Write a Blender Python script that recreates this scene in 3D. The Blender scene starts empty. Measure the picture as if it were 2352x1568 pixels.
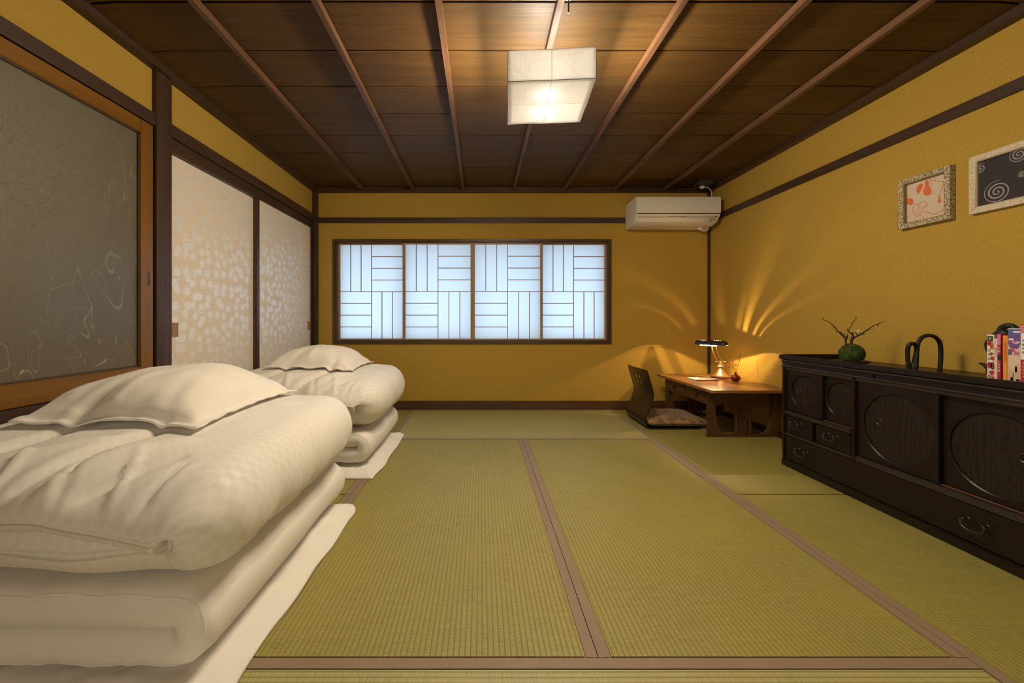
import bpy, bmesh, math, random
from mathutils import Vector, Matrix, noise
from mathutils.bvhtree import BVHTree

random.seed(7)
PI = math.pi
C = bpy.context.scene.collection
SC = bpy.context.scene

# ------------------------------------------------------------------ camera
W, H, F = 2352.0, 1568.0, 911.0          # frame and focal length in pixels
VX, VY = 1105.0, 735.0                   # vanishing point of the room's depth axis
CAMZ = 0.875
cam = bpy.data.cameras.new('camera')
cam.sensor_fit = 'HORIZONTAL'; cam.sensor_width = 36.0
cam.lens = 36.0 * F / W
cam.shift_x = (W / 2 - VX) / W
cam.shift_y = -(H / 2 - VY) / W
cam.clip_start = 0.02
cam_o = bpy.data.objects.new('camera', cam); C.objects.link(cam_o)
cam_o.location = (0, 0, CAMZ); cam_o.rotation_euler = (PI / 2, 0, 0)
SC.camera = cam_o

# ------------------------------------------------------------------ daylight (sky behind the paper window)
wd = bpy.data.worlds.new('sky'); SC.world = wd; wd.use_nodes = True
wd.node_tree.nodes['Background'].inputs[0].default_value = (0.62, 0.80, 1.0, 1)
wd.node_tree.nodes['Background'].inputs[1].default_value = 4.0

# ------------------------------------------------------------------ exposure
vs = SC.view_settings
vs.view_transform = 'Standard'; vs.look = 'None'; vs.gamma = 1.0
vs.use_curve_mapping = False; vs.exposure = 0.0
LAMP_COL = (1.0, 0.83, 0.60)
LAMP_BOTTOM, LAMP_SIDE = 17.5, 14.0
DESK_BULB = 8.0


def P(px, py, y):
    """point at depth y that the photograph shows at pixel (px, py)"""
    return Vector(((px - VX) / F * y, y, CAMZ - (py - VY) / F * y))


# ------------------------------------------------------------------ mesh helpers
class MB:
    def __init__(s):
        s.v, s.f, s.uv = [], [], None

    def box(s, x0, y0, z0, x1, y1, z1):
        if x0 > x1: x0, x1 = x1, x0
        if y0 > y1: y0, y1 = y1, y0
        if z0 > z1: z0, z1 = z1, z0
        n = len(s.v)
        s.v += [(x0, y0, z0), (x1, y0, z0), (x1, y1, z0), (x0, y1, z0),
                (x0, y0, z1), (x1, y0, z1), (x1, y1, z1), (x0, y1, z1)]
        s.f += [tuple(n + i for i in q) for q in
                ((3, 2, 1, 0), (4, 5, 6, 7), (0, 1, 5, 4), (1, 2, 6, 5), (2, 3, 7, 6), (3, 0, 4, 7))]
        return s

    def prism(s, poly, axis, a0, a1):
        """poly: 2D outline; extruded along axis 'x','y' or 'z'"""
        n = len(s.v); k = len(poly)

        def mk(p, a):
            return {'x': (a, p[0], p[1]), 'y': (p[0], a, p[1]), 'z': (p[0], p[1], a)}[axis]
        s.v += [mk(p, a0) for p in poly] + [mk(p, a1) for p in poly]
        s.f.append(tuple(n + i for i in range(k))[::-1]); s.f.append(tuple(n + k + i for i in range(k)))
        for i in range(k):
            j = (i + 1) % k
            s.f.append((n + i, n + j, n + k + j, n + k + i))
        return s

    def tube(s, pts, r, n=8, closed=False, squash=1.0):
        pts = [Vector(p) for p in pts]; m = len(pts)
        rs = r if isinstance(r, (list, tuple)) else [r] * m
        base = len(s.v); up = None
        for i, p in enumerate(pts):
            if closed: t = pts[(i + 1) % m] - pts[i - 1]
            else: t = pts[min(i + 1, m - 1)] - pts[max(i - 1, 0)]
            t.normalize()
            if up is None:
                up = Vector((0, 0, 1)) if abs(t.z) < .9 else Vector((0, 1, 0))
            a = up - t * up.dot(t); a.normalize(); b = t.cross(a); up = a
            for k in range(n):
                q = 2 * PI * k / n
                s.v.append(tuple(p + (a * math.cos(q) + b * math.sin(q) * squash) * rs[i]))
        for i in range(m if closed else m - 1):
            j = (i + 1) % m
            for k in range(n):
                l = (k + 1) % n
                s.f.append((base + i * n + k, base + i * n + l, base + j * n + l, base + j * n + k))
        if not closed:
            s.f.append(tuple(base + k for k in range(n))[::-1])
            s.f.append(tuple(base + (m - 1) * n + k for k in range(n)))
        return s

    def lathe(s, prof, n=24, c=(0, 0, 0), axis='z'):
        base = len(s.v)
        for (r, z) in prof:
            for k in range(n):
                q = 2 * PI * k / n
                a, b = r * math.cos(q), r * math.sin(q)
                p = (a, b, z) if axis == 'z' else ((z, a, b) if axis == 'x' else (a, z, b))
                s.v.append((c[0] + p[0], c[1] + p[1], c[2] + p[2]))
        for i in range(len(prof) - 1):
            for k in range(n):
                l = (k + 1) % n
                s.f.append((base + i * n + k, base + i * n + l, base + (i + 1) * n + l, base + (i + 1) * n + k))
        s.f.append(tuple(base + k for k in range(n))[::-1])
        s.f.append(tuple(base + (len(prof) - 1) * n + k for k in range(n)))
        return s

    def sphere(s, c, r, n=10, sz=(1, 1, 1)):
        m = max(4, n // 2)
        prof = [(max(1e-4, math.sin(PI * i / m)), -math.cos(PI * i / m)) for i in range(m + 1)]
        b = len(s.v); s.lathe(prof, n)
        for i in range(b, len(s.v)):
            x, y, z = s.v[i]; s.v[i] = (c[0] + x * r * sz[0], c[1] + y * r * sz[1], c[2] + z * r * sz[2])
        return s

    def xform(s, m, start=0):
        for i in range(start, len(s.v)):
            s.v[i] = tuple(m @ Vector(s.v[i]))
        return s

    def build(s, name, mat, parent=None, bevel=0.0, smooth=None, local=False, seg=2):
        me = bpy.data.meshes.new(name)
        off = Vector((0, 0, 0))
        if parent is not None and not local:
            q = parent
            while q is not None:
                off = off + q.location; q = q.parent
        me.from_pydata([tuple(Vector(p) - off) for p in s.v], [], s.f)
        bm = bmesh.new(); bm.from_mesh(me)
        bmesh.ops.recalc_face_normals(bm, faces=bm.faces)
        if bevel > 0:
            es = [e for e in bm.edges if len(e.link_faces) == 2 and e.calc_face_angle(0) > 0.5]
            bmesh.ops.bevel(bm, geom=es, offset=bevel, segments=seg, affect='EDGES', clamp_overlap=True)
        bm.to_mesh(me); bm.free()
        if s.uv:
            ul = me.uv_layers.new(name='UVMap')
            for lp in me.loops:
                ul.data[lp.index].uv = s.uv[lp.vertex_index]
        if bevel > 0 and smooth is None: smooth = 40
        if smooth:
            for p in me.polygons: p.use_smooth = True
            me.set_sharp_from_angle(angle=math.radians(smooth))
        if mat is not None: me.materials.append(mat)
        o = bpy.data.objects.new(name, me); C.objects.link(o)
        o.parent = parent
        return o


def boxo(name, mat, x0, y0, z0, x1, y1, z1, parent=None, bevel=0.0):
    return MB().box(x0, y0, z0, x1, y1, z1).build(name, mat, parent, bevel)


def tag(o, label, cat, group=None):
    o['label'] = label; o['category'] = cat
    if group: o['group'] = group
    return o


def thing(name, loc, label, cat, group=None, rotz=0.0):
    o = bpy.data.objects.new(name, None); C.objects.link(o)
    o.location = loc; o.rotation_euler = (0, 0, rotz); o.empty_display_size = .1
    return tag(o, label, cat, group)


def struct(o):
    o['kind'] = 'structure'; return o


def smooth_path(pts, k=6):
    """Catmull-Rom through the points"""
    p = [Vector(q) for q in pts]; out = []
    p = [p[0] * 2 - p[1]] + p + [p[-1] * 2 - p[-2]]
    for i in range(1, len(p) - 2):
        for j in range(k):
            t = j / k
            out.append(.5 * ((2 * p[i]) + (p[i + 1] - p[i - 1]) * t + (2 * p[i - 1] - 5 * p[i] + 4 * p[i + 1] - p[i + 2]) * t * t
                             + (3 * p[i] - p[i - 1] - 3 * p[i + 1] + p[i + 2]) * t ** 3))
    out.append(p[-2]); return out


# ------------------------------------------------------------------ material helpers
def nd(nt, typ, ins=None, **props):
    n = nt.nodes.new('ShaderNode' + typ)
    for k, v in props.items(): setattr(n, k, v)
    for k, v in (ins or {}).items():
        sock = n.inputs[k]
        if isinstance(v, bpy.types.NodeSocket): nt.links.new(v, sock)
        else: sock.default_value = v
    return n


def mat(name, col=(.5, .5, .5), rough=.6, **ins):
    m = bpy.data.materials.new(name); m.use_nodes = True
    nt = m.node_tree; b = nt.nodes['Principled BSDF']
    b.inputs['Base Color'].default_value = (*col, 1); b.inputs['Roughness'].default_value = rough
    for k, v in ins.items():
        b.inputs[k.replace('_', ' ')].default_value = v
    return m, nt, b


def mix(nt, fac, a, b):
    n = nd(nt, 'Mix', data_type='RGBA')
    for sock, v in ((n.inputs[0], fac), (n.inputs[6], a), (n.inputs[7], b)):
        if isinstance(v, bpy.types.NodeSocket): nt.links.new(v, sock)
        elif isinstance(v, (tuple, list)): sock.default_value = (*v[:3], 1)
        else: sock.default_value = v
    return n.outputs[2]


def ramp(nt, fac, stops):
    n = nd(nt, 'ValToRGB', {'Fac': fac}); el = n.color_ramp.elements
    while len(el) < len(stops): el.new(.5)
    for e, (p, c) in zip(el, stops):
        e.position = p; e.color = (c, c, c, 1) if not isinstance(c, (tuple, list)) else (*c[:3], 1)
    return n.outputs[0]


def math_(nt, op, a, b=0.0, c=0.0):
    n = nd(nt, 'Math', operation=op)
    for s, v in zip(n.inputs, (a, b, c)):
        if isinstance(v, bpy.types.NodeSocket): nt.links.new(v, s)
        else: s.default_value = v
    return n.outputs[0]


def coords(nt, kind='Object', scale=(1, 1, 1), rand=False, loc=(0, 0, 0)):
    tc = nd(nt, 'TexCoord'); v = tc.outputs[kind]
    if rand:
        oi = nd(nt, 'ObjectInfo')
        mu = nd(nt, 'VectorMath', {0: oi.outputs['Random'], 1: (31.7, 17.3, 23.9)}, operation='MULTIPLY')
        ad = nd(nt, 'VectorMath', {0: v, 1: mu.outputs[0]}, operation='ADD'); v = ad.outputs[0]
    mp = nd(nt, 'Mapping', {'Vector': v, 'Scale': scale, 'Location': loc})
    return mp.outputs[0]


def noise_(nt, vec, scale, detail=3.0, rough=.55, dist=0.0):
    return nd(nt, 'TexNoise', {'Vector': vec, 'Scale': scale, 'Detail': detail, 'Roughness': rough, 'Distortion': dist}).outputs[0]


def bump(nt, b, height, strength=.3, dist=.002):
    n = nd(nt, 'Bump', {'Height': height, 'Strength': strength, 'Distance': dist})
    nt.links.new(n.outputs[0], b.inputs['Normal'])


def wood(name, dark, light, axis='x', rough=.5, fine=90.0, along=2.5, coarse=14.0, bumps=.15, spec=.4, rand=True):
    m, nt, b = mat(name, light, rough)
    sc = {'x': (along, fine, fine), 'y': (fine, along, fine), 'z': (fine, fine, along)}[axis]
    sc2 = {'x': (along * .4, coarse, coarse), 'y': (coarse, along * .4, coarse), 'z': (coarse, coarse, along * .4)}[axis]
    n1 = noise_(nt, coords(nt, scale=sc, rand=rand), 1.0, 4)
    n2 = noise_(nt, coords(nt, scale=sc2, rand=rand), 1.0, 3, .5, .6)
    g = math_(nt, 'ADD', math_(nt, 'MULTIPLY', n1, .5), math_(nt, 'MULTIPLY', n2, .5))
    col = mix(nt, ramp(nt, g, ((.32, 0), (.68, 1))), dark, light)
    nt.links.new(col, b.inputs['Base Color'])
    nt.links.new(ramp(nt, n1, ((.3, rough + .08), (.7, rough - .08))), b.inputs['Roughness'])
    b.inputs['Specular IOR Level'].default_value = spec
    bump(nt, b, n1, bumps, .0008)
    return m


MT = {}
# plaster walls
m, nt, b = mat('ochre_plaster', (.48, .31, .06), .85, Specular_IOR_Level=.2)
n1 = noise_(nt, coords(nt), 520, 2); n2 = noise_(nt, coords(nt), 2.2, 3); n3 = noise_(nt, coords(nt), 190, 2)
c1 = mix(nt, ramp(nt, n1, ((.35, 0), (.65, 1))), (.362, .221, .030), (.565, .364, .070))
c1 = mix(nt, math_(nt, 'MULTIPLY', n2, .35), c1, (.40, .264, .050))
nt.links.new(c1, b.inputs['Base Color']); bump(nt, b, math_(nt, 'ADD', n1, n3), .35, .0012)
MT['plaster'] = m
MT['post'] = wood('dark_cedar_post', (.030, .016, .009), (.080, .042, .022), 'z', .45)
MT['rail_y'] = wood('dark_cedar_rail', (.030, .016, .009), (.080, .042, .022), 'y', .45)
MT['rail_x'] = wood('dark_cedar_beam', (.030, .016, .009), (.080, .042, .022), 'x', .45)
MT['batten'] = wood('ceiling_batten_wood', (.070, .034, .018), (.17, .088, .046), 'y', .5, spec=.25)
MT['plank'] = wood('ceiling_board_wood', (.060, .030, .0075), (.108, .054, .0125), 'x', .55, fine=210, along=4.0, coarse=34, bumps=.18, spec=.25)
MT['base'] = wood('baseboard_wood', (.055, .026, .010), (.13, .062, .022), 'x', .4)
MT['orange_y'] = wood('orange_door_wood', (.13, .054, .006), (.25, .112, .014), 'y', .32, fine=160)
MT['orange_z'] = wood('orange_door_stile', (.13, .054, .006), (.25, .112, .014), 'z', .32, fine=160)
MT['light_z'] = wood('pale_shoji_wood', (.30, .17, .075), (.42, .26, .13), 'z', .5)
MT['light_x'] = wood('pale_shoji_rail', (.30, .17, .075), (.42, .26, .13), 'x', .5)
MT['void'] = mat('dark_void', (.004, .003, .002), .9)[0]

# tatami: ribs run along the mat's own length (local y), rush strands across
def tatami_mat_material(name, dark, light, tone):
    m, nt, b = mat(name, light, .5)
    tc = nd(nt, 'TexCoord'); sp = nd(nt, 'SeparateXYZ', {0: tc.outputs['Object']})
    ph = math_(nt, 'MULTIPLY', sp.outputs[0], 2 * PI / .0153)
    rib = math_(nt, 'ABSOLUTE', math_(nt, 'COSINE', math_(nt, 'MULTIPLY', ph, .5)))       # 0 in the groove
    cell = math_(nt, 'FLOOR', math_(nt, 'ADD', math_(nt, 'DIVIDE', sp.outputs[0], .0153), .5))
    cv = nd(nt, 'CombineXYZ', {0: math_(nt, 'MULTIPLY', cell, 7.31), 1: math_(nt, 'MULTIPLY', sp.outputs[1], 330), 2: 0.0})
    rush = noise_(nt, cv.outputs[0], 1.0, 2, .6)
    blot = noise_(nt, coords(nt, rand=True), 5.0, 3)
    cv2 = nd(nt, 'CombineXYZ', {0: math_(nt, 'MULTIPLY', sp.outputs[0], 3), 1: math_(nt, 'MULTIPLY', sp.outputs[1], 60), 2: 0.0})
    band = noise_(nt, cv2.outputs[0], 1.0, 3)
    c1 = mix(nt, ramp(nt, rush, ((.3, 0), (.72, 1))), dark, light)
    c1 = mix(nt, ramp(nt, blot, ((.35, 0), (.7, .55))), c1, tone)
    c1 = mix(nt, ramp(nt, band, ((.45, 0), (.8, .16))), c1, (.48, .42, .15))
    grv = ramp(nt, rib, ((.08, 1), (.62, 0)))
    c1 = mix(nt, math_(nt, 'MULTIPLY', grv, .55), c1, (.13, .115, .022))
    nt.links.new(c1, b.inputs['Base Color'])
    b.inputs['Specular IOR Level'].default_value = .5
    bump(nt, b, math_(nt, 'ADD', math_(nt, 'POWER', rib, .5), math_(nt, 'MULTIPLY', rush, .35)), .55, .0016)
    return m
MT['tatami'] = tatami_mat_material('tatami_rush', (.225, .192, .038), (.375, .322, .092), (.34, .288, .062))
MT['tatami_sheen'] = tatami_mat_material('sheen_tatami_rush', (.30, .270, .090), (.47, .425, .180), (.43, .38, .14))  # paler copy: grazing sheen of the crosswise mats put into the colour
# mat border cloth
m, nt, b = mat('tatami_border_cloth', (.27, .18, .105), .6)
n1 = noise_(nt, coords(nt), 900, 1); n2 = noise_(nt, coords(nt), 9, 2)
nt.links.new(mix(nt, math_(nt, 'ADD', math_(nt, 'MULTIPLY', n1, .4), math_(nt, 'MULTIPLY', n2, .5)), (.20, .135, .08), (.33, .23, .145)), b.inputs['Base Color'])
b.inputs['Sheen Weight'].default_value = .15; bump(nt, b, math_(nt, 'ADD', n1, math_(nt, 'MULTIPLY', n2, 3)), .2, .001)
MT['heri'] = m

# shoji paper
m = bpy.data.materials.new('shoji_paper'); m.use_nodes = True; nt = m.node_tree; nt.nodes.clear()
fib = noise_(nt, coords(nt, scale=(1, 1, 5)), 60, 3)
pc = mix(nt, fib, (.78, .80, .80), (.86, .87, .86))
tr = nd(nt, 'BsdfTranslucent', {'Color': pc}); df = nd(nt, 'BsdfDiffuse', {'Color': pc})
mx = nd(nt, 'MixShader', {0: .35, 1: tr.outputs[0], 2: df.outputs[0]})
out = nd(nt, 'OutputMaterial', {0: mx.outputs[0]}); MT['shoji'] = m
# outer window
MT['alu'] = mat('dark_aluminium', (.05, .05, .055), .4, Metallic=.7)[0]
m = bpy.data.materials.new('frosted_outer_glass'); m.use_nodes = True; nt = m.node_tree; nt.nodes.clear()
tr = nd(nt, 'BsdfTranslucent', {'Color': (.9, .95, 1, 1)}); tp = nd(nt, 'BsdfTransparent', {'Color': (.92, .96, 1, 1)})
mx = nd(nt, 'MixShader', {0: .8, 1: tr.outputs[0], 2: tp.outputs[0]}); nd(nt, 'OutputMaterial', {0: mx.outputs[0]}); MT['outglass'] = m

# fusuma paper with a silver mica print
m, nt, b = mat('fusuma_mica_paper', (.62, .50, .36), .75)
tc = nd(nt, 'TexCoord'); sp = nd(nt, 'SeparateXYZ', {0: tc.outputs['Object']})
co = nd(nt, 'CombineXYZ', {0: sp.outputs[1], 1: sp.outputs[2], 2: 0.0}).outputs[0]
wob = nd(nt, 'TexNoise', {'Vector': co, 'Scale': 30.0, 'Detail': 1.0})
wv = nd(nt, 'VectorMath', {0: wob.outputs[1], 1: (.5, .5, .5)}, operation='SUBTRACT')
wv2 = nd(nt, 'VectorMath', {0: wv.outputs[0], 'Scale': .010}, operation='SCALE')
co2 = nd(nt, 'VectorMath', {0: co, 1: wv2.outputs[0]}, operation='ADD').outputs[0]
vo = nd(nt, 'TexVoronoi', {'Vector': co2, 'Scale': 15.0, 'Randomness': .75}, voronoi_dimensions='2D')
dot = ramp(nt, vo.outputs['Distance'], ((.33, 1), (.36, 0)))
wob2 = nd(nt, 'TexNoise', {'Vector': co, 'Scale': 24.0, 'Detail': 0.0})
cur = math_(nt, 'ABSOLUTE', math_(nt, 'SUBTRACT', math_(nt, 'FRACT', math_(nt, 'MULTIPLY', wob2.outputs[0], 5.0)), .5))
curl = ramp(nt, cur, ((.10, 1), (.14, 0)))
gate = ramp(nt, noise_(nt, co, 20, 0), ((.44, 0), (.47, 1)))
far_ = ramp(nt, vo.outputs['Distance'], ((.60, 1), (.64, 0)))
curl = math_(nt, 'MULTIPLY', math_(nt, 'MULTIPLY', curl, gate), far_)
mask = math_(nt, 'MAXIMUM', dot, curl)
spk = noise_(nt, co, 420, 1)
mask = math_(nt, 'MULTIPLY', mask, ramp(nt, spk, ((.3, .6), (.6, 1))))
bg = mix(nt, noise_(nt, co, 300, 1), (.74, .64, .50), (.80, .70, .57))
nt.links.new(mix(nt, mask, bg, (.88, .85, .80)), b.inputs['Base Color'])
nt.links.new(math_(nt, 'MULTIPLY', mask, .22), b.inputs['Metallic'])
nt.links.new(ramp(nt, mask, ((0, .60), (1, .32))), b.inputs['Roughness'])
b.inputs['Specular IOR Level'].default_value = .5
MT['fusuma'] = m

# figured glass of the sliding door
m, nt, b = mat('figured_glass', (.075, .062, .036), .30)
co = coords(nt, scale=(0, 1, 1))
lines = None
for i, (sc_, k, off) in enumerate(((2.6, 7.0, 0), (3.7, 6.0, 7.7), (5.5, 5.0, 3.3), (8.0, 4.0, 5.1))):
    mp = nd(nt, 'Mapping', {'Vector': co, 'Location': (off, off * .7, off * .3), 'Scale': (1, 1, .6), 'Rotation': (.7 + .6 * i, 0, 0)})
    nz = noise_(nt, mp.outputs[0], sc_, .6, .5, 1.2)
    ab = math_(nt, 'ABSOLUTE', math_(nt, 'SUBTRACT', math_(nt, 'FRACT', math_(nt, 'MULTIPLY', nz, k)), .5))
    ln = ramp(nt, ab, ((.0, 1), (.022, 0)))
    gt = ramp(nt, noise_(nt, mp.outputs[0], sc_ * 1.9, 0), ((.43, 0), (.46, 1)))
    ln = math_(nt, 'MULTIPLY', ln, gt)
    lines = ln if lines is None else math_(nt, 'MAXIMUM', lines, ln)
bead = noise_(nt, co, 230, 0)
lines = math_(nt, 'MULTIPLY', lines, ramp(nt, bead, ((.42, .15), (.58, 1))))
fz = noise_(nt, co, 520, 2)
hgt = math_(nt, 'ADD', math_(nt, 'MULTIPLY', lines, 3.0), math_(nt, 'MULTIPLY', fz, .9))
cl = math_(nt, 'ADD', math_(nt, 'MULTIPLY', noise_(nt, co, 2.0, 2), .5), math_(nt, 'MULTIPLY', fz, .5))
nt.links.new(mix(nt, lines, mix(nt, cl, (.150, .120, .058), (.080, .068, .042)), (.72, .64, .48)), b.inputs['Base Color'])  # pale vine lines put the relief's glints into the colour
nt.links.new(ramp(nt, lines, ((0, .34), (1, .12))), b.inputs['Roughness'])
nt.links.new(math_(nt, 'MULTIPLY', lines, .6), b.inputs['Metallic'])
bump(nt, b, hgt, .8, .0016); b.inputs['Specular IOR Level'].default_value = .7
b.inputs['Coat Weight'].default_value = .25; b.inputs['Coat Roughness'].default_value = .12
MT['figglass'] = m

# bedding
def cloth(name, col, checker=0.0, sz=.0165, weave=1500):
    m, nt, b = mat(name, col, .8)
    tc = nd(nt, 'TexCoord'); uv = tc.outputs['UV']
    wv = noise_(nt, coords(nt), weave, 1); lo = noise_(nt, coords(nt), 26, 3)
    c0 = mix(nt, lo, tuple(x * .96 for x in col), col)
    if checker:
        ck = nd(nt, 'TexChecker', {'Vector': uv, 'Scale': 1 / sz, 'Color1': (0, 0, 0, 1), 'Color2': (1, 1, 1, 1)})
        c0 = mix(nt, math_(nt, 'MULTIPLY', ck.outputs[1], checker), c0, tuple(x * .82 for x in col))
        nt.links.new(ramp(nt, ck.outputs[1], ((0, .5), (1, .8))), b.inputs['Roughness'])
    nt.links.new(c0, b.inputs['Base Color'])
    b.inputs['Sheen Weight'].default_value = .2; b.inputs['Sheen Roughness'].default_value = .4
    b.inputs['Specular IOR Level'].default_value = .25
    b.inputs['Subsurface Weight'].default_value = 0.0
    bump(nt, b, math_(nt, 'ADD', math_(nt, 'MULTIPLY', wv, .15), math_(nt, 'MULTIPLY', lo, .5)), .15, .003)
    return m
MT['duvet'] = cloth('white_damask', (.83, .80, .74), .32)
MT['sheet'] = cloth('white_cotton', (.84, .81, .76))
MT['pillow'] = cloth('white_sateen', (.84, .80, .73))

# chest
MT['chest_y'] = wood('black_lacquer_wood', (.0078, .0036, .0036), (.0135, .0062, .0060), 'y', .33, fine=110, spec=.35, bumps=.05)
MT['chest_z'] = wood('black_lacquer_stile', (.0078, .0036, .0036), (.0135, .0062, .0060), 'z', .36, fine=110, spec=.35, bumps=.05)
m, nt, b = mat('keyaki_panel', (.03, .017, .011), .38)
co = coords(nt, scale=(1, 1, .30))
wvv = nd(nt, 'TexWave', {'Vector': co, 'Scale': 15.0, 'Distortion': 16.0, 'Detail': 3.0, 'Detail Scale': 1.1, 'Detail Roughness': .6}, bands_direction='Y')
fg = noise_(nt, coords(nt, scale=(200, 200, 6)), 1.0, 2)
g = math_(nt, 'MULTIPLY', ramp(nt, wvv.outputs['Fac'], ((.10, 0), (.45, 1))), ramp(nt, fg, ((.3, .6), (.6, 1))))
nt.links.new(mix(nt, g, (.0050, .0024, .0022), (.0150, .0074, .0064)), b.inputs['Base Color']); bump(nt, b, g, .25, .0008)
MT['keyaki'] = m
MT['bead'] = mat('polished_black_bead', (.020, .011, .013), .26, Specular_IOR_Level=.9)[0]
MT['iron'] = mat('black_iron', (.085, .080, .086), .34, Metallic=.9)[0]
MT['bronze'] = mat('dull_bronze', (.085, .075, .062), .42, Metallic=.9)[0]
MT['amber'] = mat('raw_track_wood', (.22, .09, .015), .5)[0]
# desk
MT['desk_top'] = wood('desk_top_oak', (.17, .070, .022), (.36, .165, .055), 'x', .30, fine=120, spec=.5)
MT['desk'] = wood('desk_oak', (.050, .024, .008), (.12, .058, .018), 'y', .42)
MT['desk_z'] = wood('desk_oak_leg', (.050, .024, .008), (.12, .058, .018), 'z', .42)
MT['brass'] = mat('antique_brass', (.55, .36, .18), .36, Metallic=.75)[0]
MT['brass_dark'] = mat('dark_brass', (.22, .13, .055), .4, Metallic=.6)[0]
MT['shade'] = mat('gunmetal_shade', (.045, .040, .038), .42, Metallic=.5)[0]
MT['white_in'] = mat('white_enamel', (.8, .76, .68), .5)[0]
MT['black'] = mat('black_lacquer', (.010, .008, .007), .28)[0]
MT['matte_black'] = mat('matte_black_iron', (.010, .010, .010), .6)[0]
m, nt, b = mat('warm_bulb', (1, .9, .7), .5)
b.inputs['Emission Color'].default_value = (1, .62, .26, 1); b.inputs['Emission Strength'].default_value = 22.0
MT['bulb'] = m
# cushion brocade
m, nt, b = mat('brocade', (.3, .17, .05), .75)
co = coords(nt)
w1 = nd(nt, 'TexNoise', {'Vector': co, 'Scale': 30.0, 'Detail': 3.0}); w2 = math_(nt, 'FRACT', math_(nt, 'MULTIPLY', w1.outputs[0], 7.0))
v1 = nd(nt, 'TexVoronoi', {'Vector': co, 'Scale': 22.0})
pat = math_(nt, 'MULTIPLY', ramp(nt, w2, ((.34, 0), (.42, 1))), ramp(nt, v1.outputs[0], ((.58, 1), (.66, 0))))
nt.links.new(mix(nt, pat, (.36, .19, .052), (.085, .050, .038)), b.inputs['Base Color']); bump(nt, b, pat, .3, .002)
b.inputs['Sheen Weight'].default_value = .3
MT['brocade'] = m
MT['ac'] = mat('white_plastic', (.74, .70, .64), .38)[0]
MT['ac_line'] = mat('dark_seam', (.10, .07, .045), .5)[0]
MT['grey_plastic'] = mat('grey_plastic', (.35, .32, .28), .5)[0]
MT['steel'] = mat('grey_steel', (.18, .18, .17), .4, Metallic=.8)[0]
# paper lantern
m = bpy.data.materials.new('lantern_paper'); m.use_nodes = True; nt = m.node_tree; nt.nodes.clear()
co = coords(nt)
fibs = None
for i in range(4):
    mp = nd(nt, 'Mapping', {'Vector': co, 'Rotation': (i * .9 + .2, i * .7, i * 1.1 + .3), 'Scale': (1, .04, .04) if i % 2 else (.04, 1, .05)})
    v = nd(nt, 'TexVoronoi', {'Vector': mp.outputs[0], 'Scale': 22.0 + 9 * i}, feature='DISTANCE_TO_EDGE')
    f = ramp(nt, v.outputs[0], ((0, 1), (.022, 0)))
    fibs = f if fibs is None else math_(nt, 'MAXIMUM', fibs, f)
pc = mix(nt, math_(nt, 'MULTIPLY', fibs, .14), (.93, .91, .87), (.45, .40, .30))
tr = nd(nt, 'BsdfTranslucent', {'Color': pc}); df = nd(nt, 'BsdfDiffuse', {'Color': pc})
mx = nd(nt, 'MixShader', {0: .30, 1: tr.outputs[0], 2: df.outputs[0]}); nd(nt, 'OutputMaterial', {0: mx.outputs[0]})
MT['lantern'] = m
m, nt, b = mat('lantern_bulb_glow', (1, .95, .85), .5)
b.inputs['Emission Color'].default_value = (1, .96, .86, 1); b.inputs['Emission Strength'].default_value = 440.0
MT['lbulb'] = m
# plants
m, nt, b = mat('moss', (.05, .09, .008), .95)
nz = noise_(nt, coords(nt), 180, 3)
nt.links.new(mix(nt, nz, (.014, .028, .002), (.085, .13, .012)), b.inputs['Base Color']); MT['moss'] = m
MT['bark'] = mat('dark_bark', (.035, .022, .014), .8)[0]
MT['leaf'] = mat('spring_leaf', (.16, .24, .03), .5)[0]
MT['blossom'] = mat('white_blossom', (.75, .68, .50), .6)[0]
MT['berry'] = mat('coral_berry', (.75, .16, .07), .4)[0]
MT['berry_pale'] = mat('pale_berry', (.85, .50, .25), .4)[0]
MT['vase'] = mat('oxblood_glaze', (.16, .008, .008), .18)[0]
MT['plate'] = mat('slate_black_glaze', (.014, .012, .011), .4)[0]


def flat(name, col, rough=.55):
    return mat(name, col, rough)[0]

# ================================================================== THE ROOM
XL, XR, YB, YF = -1.66, 2.27, 3.94, -1.25
ZC = 2.185
MATZ = 0.0
# floor with tatami mats
floor = struct(boxo('floor', MT['void'], XL - .1, YF, -.09, XR + .1, YB, -.055))


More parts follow.
